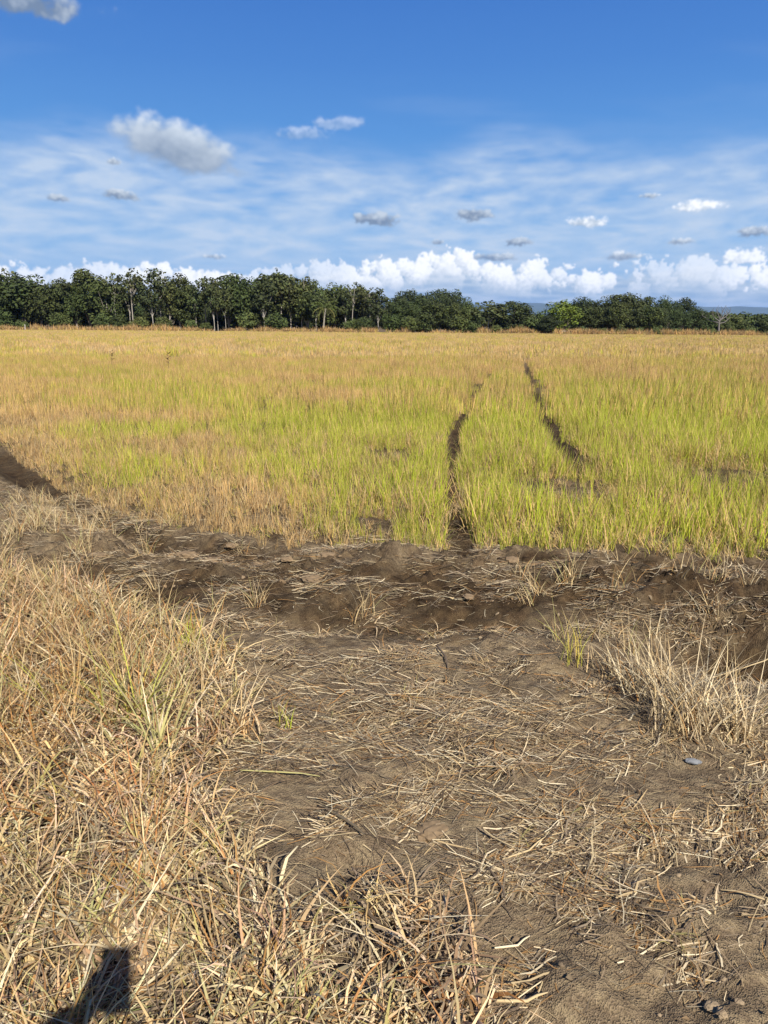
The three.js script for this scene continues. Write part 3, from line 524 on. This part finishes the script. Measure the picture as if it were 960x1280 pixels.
  for (const [x, y, d] of [[884, 392, 172], [905, 398, 165], [925, 391, 205], [945, 389, 205], [968, 388, 205], [995, 390, 205], [1030, 386, 200], [930, 400, 168], [952, 398, 170], [985, 397, 170], [1060, 392, 180]]) tree('bush', 'hedge_bush', ll, 'bush', W6, x, y, d, 1.15);
  for (const [x, y, d] of [[730, 407, 152], [752, 408, 151], [776, 407, 150], [800, 408, 151], [822, 408, 150], [846, 408, 152], [868, 409, 151], [890, 409, 150], [914, 407, 156], [940, 408, 154], [968, 407, 154]]) tree('palebush', 'low_shrub', 'low yellow-green shrub along the foot of the round grove', 'shrub', 'low shrubs along the foot of the grove', x, y, d, 1.3);
  for (const [x, y, d, k] of [[-30, 394, 160, 0], [5, 392, 160, 0], [28, 398, 158, 1], [75, 394, 160, 0], [100, 392, 160, 0], [128, 391, 158, 1], [150, 396, 159, 0], [176, 392, 158, 1], [205, 394, 158, 1], [224, 395, 158, 0], [240, 398, 157, 1], [258, 406, 156, 0], [296, 392, 158, 0], [312, 388, 158, 1], [345, 393, 158, 0], [360, 400, 156, 0], [384, 394, 159, 0], [440, 396, 158, 1], [455, 398, 158, 0], [490, 396, 158, 0], [510, 398, 157, 0], [530, 394, 158, 0], [552, 396, 157, 0], [575, 398, 157, 0], [592, 401, 156, 1], [620, 404, 156, 1], [650, 404, 157, 1]]) if (!k && x % 4 === 0) continue; else tree(k ? 'palebush' : 'bush', k ? 'pale_shrub' : 'understory_shrub', k ? 'light green shrub at the foot of the pale-trunked trees' : ls, 'shrub', k ? 'light green shrubs at the foot of the wood' : W4, x, y - (k ? 0 : 5), d, 1.1);
}
// palm with hanging fronds
{
  const g = new THREE.Group(), rnd = rngOf(41), D = 158, [x, top] = atDepth(404, 381, D);
  let b = new Build(); const pts = [], rs = []; for (let i = 0; i <= 8; i++) { pts.push(V(0.5 * (i / 8) ** 2, (top - 0.6) * i / 8 - 0.1, 0)); rs.push(mix(0.2, 0.13, i / 8)); }
  b.tube(pts, rs, 8, [0.24, 0.21, 0.16]); part(g, 'trunk', b.done(), M.bark);
  for (let k = 0; k < 15; k++) {
    const fb = new Build(), az = k * 2.4 + rnd() * 0.5, e0 = mix(1.2, -0.3, k / 15), len = 3.4 + rnd(), out = V(Math.cos(az), 0, Math.sin(az)), side = V(-out.z, 0, out.x), q = V(0.5, top - 0.6, 0), tone = jitter(rnd, k > 8 ? [0.24, 0.23, 0.06] : [0.12, 0.15, 0.03], 0.15), mid = [], ws = [];
    let e = e0;
    for (let s = 0; s <= 12; s++) {
      mid.push(q.clone()); ws.push(mix(0.07, 0.02, s / 12));
      if (s > 1) for (const d of [-1, 1]) { const l = 0.75 * Math.sin(Math.PI * Math.min(1, (s + 1) / 13)) + 0.1, tip = q.clone().addScaledVector(side, d * l * 0.75).addScaledVector(out, l * 0.35).add(V(0, -l * 0.55, 0)); fb.strip([q.clone(), q.clone().lerp(tip, 0.5).add(V(0, 0.05, 0)), tip], [0.09, 0.08, 0.015], out, tone); }
      q.addScaledVector(out, Math.cos(e) * len / 12); q.y += Math.sin(e) * len / 12; e -= 2.0 / 12;
    }
    fb.strip(mid, ws, side, tone);
    part(g, 'frond', fb.done(), M.leaf);
  }
  g.position.set(x, 0, -D);
  put(g, 'palm_tree', 'palm with drooping yellow-green fronds at the edge of the wood', 'palm');
}
// bare dead tree
{
  const g = new THREE.Group(), rnd = rngOf(52), D = 156, [x] = atDepth(899, 405, D), [, top] = atDepth(899, 383, D), bark = [0.13, 0.115, 0.1];
  let b = new Build(); b.tube([V(0, -0.2, 0), V(0.05, top * 0.2, 0), V(-0.05, top * 0.42, 0), V(0, top * 0.55, 0)], [0.26, 0.22, 0.18, 0.13], 7, bark); part(g, 'trunk', b.done(), M.bark);
  for (const [a, l, t] of [[-1.15, 3.6, 0.45], [-0.75, 3.0, 0.5], [0.2, 3.0, 0.54], [0.6, 3.2, 0.5], [1.05, 2.4, 0.42], [-0.3, 2.4, 0.55], [0.9, 3.0, 0.54]]) {
    const lb = new Build(), s = V(0, top * t, 0), bend = (rnd() - 0.5), e = V(Math.sin(a) * l, top * t + Math.cos(a) * l * 0.75 + 0.3, (rnd() - 0.5) * 2), m = s.clone().lerp(e, 0.5).add(V(bend * 0.5, -0.25, 0));
    lb.tube([s, m, e], [0.12, 0.085, 0.035], 5, bark);
    for (let k = 0; k < 4; k++) { const p = m.clone().lerp(e, 0.2 + 0.25 * k); lb.tube([p, p.clone().add(V((rnd() - 0.5) * 1.3, 0.5 + 0.5 * rnd(), (rnd() - 0.5)))], [0.045, 0.02], 4, bark); }
    part(g, 'branch', lb.done(), M.bark);
  }
  g.position.set(x, 0, -D);
  put(g, 'dead_tree', 'bare dead tree with spreading branches beyond the round grove', 'dead tree');
}
// tall dry grass along the far edge of the field
{
  const rnd = rngOf(66), s = new Swarm([81, 82, 83].map((q) => tuft(q, 46, { height: 1.5, spread: 0.7, lean: 0.3, droop: 0.7, width: 0.09, segs: 3, tones: [[BLOND, 0.4], [STRAW, 0.3], [DULL, 0.2], [OLIVE, 0.1]] })), M.straw);
  for (let i = 0; i < 2600; i++) {
    const x = -105 + rnd() * 215, [px] = toPhoto(x, 1, -155), right = px > 690, z = right ? -148 - rnd() * 4 : -153.5 - rnd() * 5, keep = 0.55 + 0.6 * N2(x * 0.12, right ? 3 : 9);
    if (rnd() > keep * (px > 480 && px < 600 ? 0.25 : 1)) continue;
    const h = (0.75 + 0.7 * rnd()) * (right ? 0.75 : 0.8 + 0.35 * N2b(x * 0.15, 2));
    s.add(Math.floor(rnd() * 3), x, 0, z, 0, rnd() * 7, 0, 1, h, 1, jitter(rnd, [0.9, 0.84, 0.78], 0.15));
  }
  s.put('tall_dry_grass', 'grass_stand', 'tall tan grass fringing the far edge of the field', 'dry grass');
}
console.log('trees done');

// ---------------------------------------------------------------- single things on the near ground
const spot = (px, py) => { const [x, z] = onGround(px, py), y = land(x, z), [x2, z2] = onGround(px, py, y); return V(x2, land(x2, z2), z2); };
function clump(name, label, category, px, py, parts, turn = 0) {
  const g = new THREE.Group(); g.position.copy(spot(px, py)); g.rotation.y = turn;
  for (const [pn, geo] of parts) part(g, pn, geo, M.straw).userData.kind = 'stuff';
  return put(g, name, label, category);
}
const arch = (seed, n, h, lean, droop, tones, spread = 0.08, width = 0.0055) => tuft(seed, n, { height: h, spread, lean, droop, width, segs: 8, kink: 0.08, tones });
clump('dry_grass_clump', 'big pale dry grass clump with arching tops beside the dark pit', 'grass clump', 850, 905, [['blades', arch(201, 170, 0.4, 0.35, 1.0, [[PALE, 0.5], [STRAW, 0.4], [RUST, 0.1]], 0.13)], ['fallen_blades', tuft(204, 120, { height: 0.4, spread: 0.18, lean: 1.15, droop: 0.7, width: 0.005, segs: 6, floor: 0.0, kink: 0.2, tones: [[STRAW, 0.5], [DULL, 0.5]] })]]);
clump('dry_grass_clump', 'bushy straw clump leaning over toward the bund, left of the big pale clump', 'grass clump', 808, 868, [['blades', arch(202, 150, 0.34, 0.4, 1.3, [[PALE, 0.35], [STRAW, 0.5], [RUST, 0.15]], 0.12)]]);
clump('dry_grass_clump', 'sparse fan of straw stalks beside the big pale clump, right at the pit', 'grass clump', 922, 912, [['blades', arch(203, 60, 0.36, 0.4, 0.9, [[PALE, 0.5], [STRAW, 0.5]], 0.05)]]);
clump('green_grass_tuft', 'slim upright yellow-green tuft at the foot of the bund', 'grass tuft', 237, 818, [['blades', arch(211, 26, 0.26, 0.12, 0.3, [[LIME, 0.6], [OLIVE, 0.4]], 0.04, 0.006)]]);
clump('green_grass_tussock', 'broad olive-green tussock with long arching blades in the matted grass', 'grass tussock', 160, 905, [['blades', arch(212, 80, 0.46, 0.6, 0.8, [[OLIVE, 0.35], [KHAKI, 0.3], [GOLD, 0.15], [STRAW, 0.2]], 0.09, 0.008)]]);
clump('long_leaf_tuft', 'tuft of long pale green leaves spreading low beside the path', 'grass tuft', 205, 945, [['blades', arch(213, 30, 0.42, 0.75, 0.45, [[KHAKI, 0.55], [PALE, 0.45]], 0.05, 0.01)]]);
clump('green_grass_tuft', 'small thin green tuft growing from the flattened straw', 'grass tuft', 356, 905, [['blades', arch(214, 16, 0.17, 0.2, 0.5, [[OLIVE, 0.6], [LIME, 0.2], [STRAW, 0.2]], 0.04, 0.005)]]);
clump('yellow_grass_tuft', 'yellow-green tuft standing on the bund before the rice', 'grass tuft', 712, 828, [['blades', arch(215, 30, 0.27, 0.3, 0.6, [[OLIVE, 0.4], [GOLD, 0.25], [STRAW, 0.35]], 0.06, 0.005)]]);
clump('yellow_grass_tuft', 'rust-brown and straw tuft next to the yellow-green tuft', 'grass tuft', 752, 842, [['blades', arch(216, 36, 0.22, 0.45, 0.7, [[STRAW, 0.4], [RUST, 0.35], [BROWN, 0.25]], 0.09, 0.005)]]);
clump('dark_stubble_tuft', 'dark withered tuft in the bare hollow of the rice', 'stubble', 704, 622, [['blades', tuft(217, 130, { height: 0.27, spread: 0.36, lean: 0.7, droop: 0.8, width: 0.007, segs: 4, tones: [[BROWN, 0.6], [DULL, 0.3], [GOLD, 0.1]] })]]);
clump('rust_grass_tussock', 'rust-orange dry tussock at the left of the olive tussock', 'grass tussock', 40, 885, [['blades', arch(218, 60, 0.34, 0.5, 1.0, [[RUST, 0.6], [STRAW, 0.3], [OLIVE, 0.1]], 0.14, 0.006)]]);
// dark weed stalks standing above the rice
for (const [px, py, h] of [[140, 460, 0.6], [211, 466, 0.66]]) {
  const b = new Build(), rnd = rngOf(px), g = new THREE.Group();
  b.tube([V(0, -0.02, 0), V(0.02, h * 0.5, 0), V(0, h, 0.02)], [0.009, 0.007, 0.003], 5, [0.16, 0.1, 0.05]); part(g, 'stem', b.done(), M.bark);
  const lb = new Build(); for (let k = 0; k < 26; k++) { const a = rnd() * 7, y = h * (0.45 + 0.55 * rnd()), l = 0.09 + 0.08 * rnd(), o = V(Math.cos(a), 0.5, Math.sin(a)); lb.strip([V(0.01, y, 0), V(0.01, y, 0).addScaledVector(o, l * 0.5), V(0.01, y, 0).addScaledVector(o, l)], [0.012, 0.022, 0.004], V(-o.z, 0.2, o.x).normalize(), jitter(rnd, [0.17, 0.1, 0.045], 0.2)); }
  part(g, 'leaves', lb.done(), M.straw).userData.kind = 'stuff';
  g.position.copy(spot(px, py)); put(g, 'weed', 'brown dried weed standing above the rice', 'weed', 'dried weeds in the rice');
}
// twigs and thick straws one can pick out
for (const [a, b2, r, c, label] of [
  [[618, 1258], [684, 1246], 0.004, STRAW, 'thick pale straw with frayed end on bare soil'], [[622, 1276], [656, 1252], 0.004, BROWN, 'dark twig crossing the thick pale straw'], [[610, 1090], [632, 1136], 0.004, BROWN, 'dark crooked twig lying in the bare path'], [[558, 1160], [622, 1186], 0.004, [0.15, 0.1, 0.06], 'dark straight twig pointing at the straw heap'], [[618, 1192], [662, 1176], 0.003, PALE, 'short pale straw lying across the straight dark twig'], [[628, 1079], [682, 1052], 0.003, STRAW, 'long pale straw lying alone on the path'], [[830, 1172], [868, 1152], 0.003, BROWN, 'thin forked twig on the bare soil'], [[546, 712], [592, 724], 0.005, DULL, 'dull stick lying on top of the bund'], [[562, 736], [566, 764], 0.005, STRAW, 'short straw stuck upright in the dark bund'], [[890, 848], [1000, 826], 0.003, STRAW, 'long pale stalk lying over the dark pit'], [[400, 1010], [455, 1050], 0.005, [0.12, 0.09, 0.05], 'dark bent blade fallen on the path'], [[300, 968], [400, 972], 0.003, KHAKI, 'long greenish stalk fallen across the path'], [[546, 812], [560, 836], 0.005, BROWN, 'short dark twig below the bund'], [[955, 1130], [900, 1118], 0.003, STRAW, 'flat pale straw blade by the dark straw heap'],
]) {
  const p = spot(...a), q = spot(...b2), m = p.clone().lerp(q, 0.5).add(V(0.012, 0.012, 0.008)), b = new Build();
  p.y += r + 0.012; q.y += r + 0.012; m.y = Math.max(m.y, land(m.x, m.z) + r + 0.012);
  b.tube([p, p.clone().lerp(m, 0.5), m, m.clone().lerp(q, 0.5).add(V(0, 0.004, 0)), q], [r * 0.8, r, r, r * 0.8, r * 0.4], 6, c);
  const g = b.done(), o = p.clone(); g.translate(-o.x, -o.y, -o.z);
  const t = new THREE.Mesh(g, M.bark); t.position.copy(o); put(t, c[0] > 0.3 ? 'stalk' : 'twig', label, c[0] > 0.3 ? 'straw' : 'twig');
}
// clods, a grey flake and a few far bits
function lump(seed, sx, sy, sz, tone, detail = 3, rough = 0.35) {
  const g = new THREE.IcosahedronGeometry(1, detail), p = g.attributes.position, c = [];
  for (let i = 0; i < p.count; i++) { const x = p.getX(i), y = p.getY(i), z = p.getZ(i), k = 1 + rough * N3(x * 1.4 + seed, y * 1.4, z * 1.4) + rough * 0.35 * N3(x * 4 + seed, y * 4, z * 4); p.setXYZ(i, x * k * sx, Math.max(-0.35, y * k) * sy, z * k * sz); const t = 1 + 0.25 * N3(x * 3, y * 3 + seed, z * 3); c.push(tone[0] * t, tone[1] * t, tone[2] * t); }
  g.setAttribute('color', new THREE.Float32BufferAttribute(c, 3)); g.computeVertexNormals(); return g;
}
const clodMat = new THREE.MeshPhysicalMaterial({ color: 0xffffff, vertexColors: true, roughness: 1, specularIntensity: 0.15, flatShading: true });
[[892, 1258, 0.017], [902, 1268, 0.013], [924, 1254, 0.009], [905, 1225, 0.009], [150, 668, 0.06], [185, 690, 0.07], [210, 672, 0.05], [235, 700, 0.065], [262, 704, 0.05], [120, 684, 0.06], [290, 690, 0.045], [322, 706, 0.05], [410, 700, 0.05], [640, 706, 0.05], [390, 716, 0.06], [540, 1042, 0.045], [585, 745, 0.035], [360, 704, 0.04]].forEach(([px, py, r], i) => {
  const m = new THREE.Mesh(lump(i * 3.7, r * 1.2, r * 0.4, r * 0.9, mix3(DRY, RED, i > 3 ? 0.75 : 0.25), 3, 0.22), clodMat), p = spot(px, py); m.position.set(p.x, p.y + r * 0.04, p.z); m.rotation.y = i * 1.3;
  put(m, 'soil_clod', i < 4 ? 'small dry clod on the bare path soil' : i === 15 ? 'flat grey clod beside the dark puddled patch of path' : 'rough clod of turned mud on the bund', 'clod', i < 4 ? 'small clods on the bare path' : i === 15 ? undefined : 'clods along the bund');
});
{                                                                                      // crumbs of soil
  const rnd = rngOf(717), shapes = [1, 2, 3].map((q) => { const g = lump(q * 5.1, 1, 0.7, 1, [1, 1, 1], 0, 0.5); g.setIndex([...Array(g.attributes.position.count).keys()]); return g; }), heap = new Heap(shapes, clodMat);
  for (let i = 0; i < 9000; i++) {
    const z = -1.1 - rnd() * 4.2, x = (rnd() * 2 - 1) * (0.7 * -z + 0.5), n = fbm(x * 2.2 + 50, z * 2.2, 3), r = 0.0016 + 0.008 * rnd() ** 6 * (1 + ss(-3.2, -4, z));
    if (rnd() > 0.35 + 1.6 * n || inField(x, z) > 0) continue;
    heap.add(Math.floor(rnd() * 3), x, land(x, z) + r * 0.25, z, rnd() * 7, rnd() * 7, 0, r * (0.8 + 0.6 * rnd()), r, r, jitter(rnd, mix3(GREY, RED, rnd()), 0.25));
  }
  heap.put('soil_crumbs', 'crumb', 'small crumbs of dry soil strewn on the path and bund', 'soil');
}
{
  const p = spot(866, 956), m = new THREE.Mesh(lump(91, 0.03, 0.009, 0.014, [0.15, 0.152, 0.15], 3, 0.16), new THREE.MeshStandardMaterial({ color: 0xffffff, vertexColors: true, roughness: 0.85 }));
  m.position.set(p.x, p.y + 0.012, p.z); m.rotation.set(0.15, -0.2, 0); put(m, 'flat_stone', 'smooth blue-grey flat stone in front of the dry grass clumps', 'stone');
  const [bx] = atDepth(706, 410, 150), boulder = new THREE.Mesh(lump(33, 0.8, 0.55, 0.6, [0.3, 0.27, 0.23]), clodMat); boulder.position.set(bx, 0.35, -150); put(boulder, 'boulder', 'pale grey boulder at the foot of the bright green tree', 'boulder');
  const [qx] = atDepth(31, 408, 152), pb = new Build(); pb.tube([V(0, -0.2, 0), V(0.02, 0.7, 0), V(0.04, 1.35, 0)], [0.1, 0.09, 0.08], 7, [0.36, 0.33, 0.28]);
  const post = new THREE.Mesh(pb.done(), M.bark); post.position.set(qx, 0, -152); put(post, 'post', 'pale wooden post in the tall grass before the wood', 'post');
}

// ---------------------------------------------------------------- the photographer, whose raised phone casts the shadow at the lower edge
function skin(bones, lo, hi, cellSize, blend) {                                        // smooth union of tapered capsules, meshed with surface nets
  const n = [0, 1, 2].map((k) => Math.ceil((hi[k] - lo[k]) / cellSize) + 1), F = new Float32Array(n[0] * n[1] * n[2]), at = (i, j, k) => (k * n[1] + j) * n[0] + i;
  for (let k = 0; k < n[2]; k++) for (let j = 0; j < n[1]; j++) for (let i = 0; i < n[0]; i++) {
    const x = lo[0] + i * cellSize, y = lo[1] + j * cellSize, z = lo[2] + k * cellSize; let d = 9;
    for (const [a, b, ra, rb, fl = 1] of bones) {
      const bx = b[0] - a[0], by = b[1] - a[1], bz = b[2] - a[2], px = x - a[0], py = y - a[1], pz = z - a[2], t = clamp((px * bx + py * by + pz * bz) / (bx * bx + by * by + bz * bz + 1e-9));
      const e = Math.hypot(px - bx * t, py - by * t, (pz - bz * t) * fl) - mix(ra, rb, t), h = clamp(0.5 + 0.5 * (d - e) / blend);
      d = mix(d, e, h) - blend * h * (1 - h);
    }
    F[at(i, j, k)] = d;
  }
  const id = new Int32Array(F.length).fill(-1), pos = [], idx = [];
  for (let k = 0; k + 1 < n[2]; k++) for (let j = 0; j + 1 < n[1]; j++) for (let i = 0; i + 1 < n[0]; i++) {
    let c = 0, sx = 0, sy = 0, sz = 0;
    const edge = (i1, j1, k1, i2, j2, k2) => { const a = F[at(i + i1, j + j1, k + k1)], b = F[at(i + i2, j + j2, k + k2)]; if ((a < 0) !== (b < 0)) { const t = a / (a - b); sx += i1 + (i2 - i1) * t; sy += j1 + (j2 - j1) * t; sz += k1 + (k2 - k1) * t; c++; } };
    for (const u of [0, 1]) for (const v of [0, 1]) { edge(0, u, v, 1, u, v); edge(u, 0, v, u, 1, v); edge(u, v, 0, u, v, 1); }
    if (c) { id[at(i, j, k)] = pos.length / 3; pos.push(lo[0] + (i + sx / c) * cellSize, lo[1] + (j + sy / c) * cellSize, lo[2] + (k + sz / c) * cellSize); }
  }
  const quad = (a, b, c, d, flip) => { if (a < 0 || b < 0 || c < 0 || d < 0) return; flip ? idx.push(a, c, b, a, d, c) : idx.push(a, b, c, a, c, d); };
  for (let k = 1; k + 1 < n[2]; k++) for (let j = 1; j + 1 < n[1]; j++) for (let i = 1; i + 1 < n[0]; i++) {
    const f = F[at(i, j, k)] < 0;
    if (f !== F[at(i + 1, j, k)] < 0) quad(id[at(i, j - 1, k - 1)], id[at(i, j, k - 1)], id[at(i, j, k)], id[at(i, j - 1, k)], !f);
    if (f !== F[at(i, j + 1, k)] < 0) quad(id[at(i - 1, j, k - 1)], id[at(i - 1, j, k)], id[at(i, j, k)], id[at(i, j, k - 1)], !f);
    if (f !== F[at(i, j, k + 1)] < 0) quad(id[at(i - 1, j - 1, k)], id[at(i, j - 1, k)], id[at(i, j, k)], id[at(i - 1, j, k)], !f);
  }
  const g = new THREE.BufferGeometry(); g.setAttribute('position', new THREE.Float32BufferAttribute(pos, 3)); g.setIndex(idx); g.computeVertexNormals(); return g;
}
{
  const mat = (r, g, b, rough = 0.8) => new THREE.MeshStandardMaterial({ color: new THREE.Color().setRGB(r, g, b), roughness: rough, side: THREE.DoubleSide });
  // phone: lens at the camera, body just behind it
  const q = camera.quaternion, loc = (x, y, z) => { const v = V(x, y, z).applyQuaternion(q); return [v.x, v.y + EYE, v.z]; };
  const phone = new THREE.Group(); phone.position.set(...loc(0, 0, 0.004)); phone.quaternion.copy(q);
  const sh = new THREE.Shape(), w = 0.036, h = 0.0735, r = 0.01; sh.moveTo(-w + r, -h); sh.lineTo(w - r, -h); sh.quadraticCurveTo(w, -h, w, -h + r); sh.lineTo(w, h - r); sh.quadraticCurveTo(w, h, w - r, h); sh.lineTo(-w + r, h); sh.quadraticCurveTo(-w, h, -w, h - r); sh.lineTo(-w, -h + r); sh.quadraticCurveTo(-w, -h, -w + r, -h);
  const body = new THREE.ExtrudeGeometry(sh, { depth: 0.006, bevelEnabled: true, bevelSize: 0.001, bevelThickness: 0.001, bevelSegments: 2, steps: 1 }); body.translate(-0.022, -0.06, 0.003);
  part(phone, 'case', body, mat(0.02, 0.02, 0.022, 0.4));
  const lens = new THREE.TorusGeometry(0.0065, 0.0012, 8, 20); lens.translate(0, 0, 0.001); part(phone, 'lens_ring', lens, mat(0.05, 0.05, 0.055, 0.3));
  const screen = new THREE.PlaneGeometry(0.066, 0.14); screen.translate(-0.022, -0.06, 0.0108); part(phone, 'screen', screen, mat(0.015, 0.017, 0.02, 0.15));
  put(phone, 'phone', 'black phone held upright in front of the photographer', 'phone');
  // body
  const gy = land(-0.1, 0.45), S = [-0.25, 1.36, 0.44], E = [-0.33, 1.28, 0.13], Wr = loc(-0.115, -0.125, 0.045), S2 = [0.13, 1.36, 0.5], E2 = [0.19, 1.09, 0.54], W2 = [0.19, 0.84, 0.44];
  const hipL = [-0.15, 0.88, 0.5], hipR = [0.03, 0.88, 0.5], kL = [-0.17, 0.48, 0.47], kR = [0.06, 0.48, 0.47], aL = [-0.18, gy + 0.09, 0.52], aR = [0.08, gy + 0.09, 0.52], C = -0.055;
  const main = skin([[[C, 0.95, 0.5], [C, 1.3, 0.5], 0.135, 0.125, 1.25], [S, S2, 0.065, 0.065], [[C, 1.36, 0.5], [C, 1.5, 0.47], 0.06, 0.052], [S, E, 0.052, 0.042], [E, Wr, 0.042, 0.028], [S2, E2, 0.052, 0.042], [E2, W2, 0.042, 0.028], [hipL, kL, 0.088, 0.06], [kL, aL, 0.058, 0.04], [hipR, kR, 0.088, 0.06], [kR, aR, 0.058, 0.04], [aL, [-0.19, gy + 0.035, 0.34], 0.045, 0.03], [aR, [0.1, gy + 0.035, 0.34], 0.045, 0.03]], [-0.5, gy - 0.03, -0.08], [0.35, 1.55, 0.72], 0.014, 0.04);
  const head = skin([[[C, 1.6, 0.47], [C, 1.66, 0.475], 0.078, 0.08], [[C, 1.53, 0.42], [C, 1.58, 0.43], 0.045, 0.055], [[C, 1.575, 0.375], [C, 1.61, 0.385], 0.011, 0.007], [[C - 0.018, 1.535, 0.378], [C + 0.018, 1.535, 0.378], 0.007, 0.007], [[C - 0.08, 1.585, 0.475], [C - 0.082, 1.62, 0.48], 0.011, 0.013], [[C + 0.08, 1.585, 0.475], [C + 0.082, 1.62, 0.48], 0.011, 0.013], [[C, 1.47, 0.48], [C, 1.56, 0.47], 0.052, 0.055]], [C - 0.12, 1.44, 0.34], [C + 0.12, 1.76, 0.6], 0.005, 0.018);
  const hand = (flat) => flat;
  const grip = [[Wr, loc(-0.075, -0.11, 0.034), 0.026, 0.024], [loc(-0.085, -0.13, 0.03), loc(-0.066, -0.085, 0.026), 0.022, 0.018]];
  for (let f = 0; f < 4; f++) { const y = -0.125 + f * 0.021, l = [0.85, 1, 1.05, 0.95][f]; grip.push([loc(-0.078, y, 0.022), loc(-0.072, y + 0.004, -0.006), 0.0095, 0.009], [loc(-0.072, y + 0.004, -0.006), loc(-0.072 + 0.032 * l, y + 0.008, -0.011), 0.009, 0.0075]); }
  grip.push([loc(-0.08, -0.1, 0.034), loc(-0.066, -0.06, 0.028), 0.012, 0.011], [loc(-0.066, -0.06, 0.028), loc(-0.05, -0.036, 0.022), 0.011, 0.008]);
  const gripG = skin(grip, loc(-0.15, -0.22, -0.03).map((v, k) => v - [0, 0, 0.02][k]), loc(-0.02, -0.01, 0.1).map((v) => v + 0.02), 0.004, 0.008);
  const rest = [[W2, [0.19, 0.775, 0.425], 0.026, 0.03], [[0.19, 0.81, 0.42], [0.175, 0.755, 0.385], 0.013, 0.009]];
  for (let f = 0; f < 4; f++) { const z = 0.452 - f * 0.019, l = [0.8, 0.95, 1, 0.9][f]; rest.push([[0.19, 0.775, z], [0.193, 0.775 - 0.045 * l, z - 0.006], 0.0095, 0.009], [[0.193, 0.775 - 0.045 * l, z - 0.006], [0.178, 0.775 - 0.085 * l, z - 0.014], 0.009, 0.0075]); }
  const restG = skin(rest, [0.13, 0.66, 0.35], [0.25, 0.88, 0.5], 0.004, 0.008);
  const person = new THREE.Group(); person.position.set(C, gy, 0.5);
  const shift = (g) => { g.translate(-C, -gy, -0.5); return g; };
  part(person, 'body', shift(mergeGeometries([main, head, gripG, restG])), mat(0.33, 0.19, 0.12, 0.6));
  part(person, 'shirt', shift(skin([[[C, 0.9, 0.5], [C, 1.3, 0.5], 0.15, 0.14, 1.22], [S, S2, 0.08, 0.08], [S, [-0.3, 1.31, 0.26], 0.07, 0.066], [S2, [0.175, 1.17, 0.53], 0.07, 0.066]], [-0.5, 0.7, 0.1], [0.35, 1.5, 0.75], 0.014, 0.04)), mat(0.16, 0.2, 0.27, 0.9));
  part(person, 'trousers', shift(skin([[hipL, kL, 0.102, 0.076], [kL, [aL[0], gy + 0.13, aL[2]], 0.074, 0.062], [hipR, kR, 0.102, 0.076], [kR, [aR[0], gy + 0.13, aR[2]], 0.074, 0.062], [hipL, hipR, 0.115, 0.115]], [-0.4, gy, 0.3], [0.3, 1.06, 0.72], 0.014, 0.03)), mat(0.06, 0.075, 0.11, 0.9));
  part(person, 'hair', shift(skin([[[C, 1.645, 0.505], [C, 1.675, 0.485], 0.085, 0.079], [[C, 1.6, 0.52], [C, 1.66, 0.5], 0.07, 0.08]], [C - 0.12, 1.5, 0.37], [C + 0.12, 1.79, 0.63], 0.006, 0.02)), mat(0.02, 0.016, 0.012, 0.6));
  for (const a of [aL, aR]) part(person, 'shoe', shift(skin([[[a[0], gy + 0.05, a[2] + 0.02], [a[0] + (a === aL ? -0.01 : 0.02), gy + 0.045, 0.34], 0.055, 0.046], [[a[0], gy + 0.06, a[2]], [a[0], gy + 0.12, a[2]], 0.055, 0.05]], [a[0] - 0.1, gy - 0.03, 0.25], [a[0] + 0.12, gy + 0.2, 0.62], 0.008, 0.02)), mat(0.05, 0.04, 0.03, 0.7));
  for (const s of [-1, 1]) { const eye = new THREE.SphereGeometry(0.011, 12, 8); eye.translate(C + s * 0.031, 1.605, 0.403); part(person, 'eye', shift(eye), mat(0.7, 0.68, 0.65, 0.3)); const iris = new THREE.SphereGeometry(0.006, 10, 8); iris.translate(C + s * 0.031, 1.605, 0.3965); part(person, 'iris', shift(iris), mat(0.03, 0.02, 0.015, 0.3)); }
  put(person, 'person', 'person in blue shirt holding up a phone behind the near straw', 'person');
}
scene.traverse((o) => { if (o.isMesh) { o.castShadow = true; o.receiveShadow = true; } });
renderer.render(scene, camera);
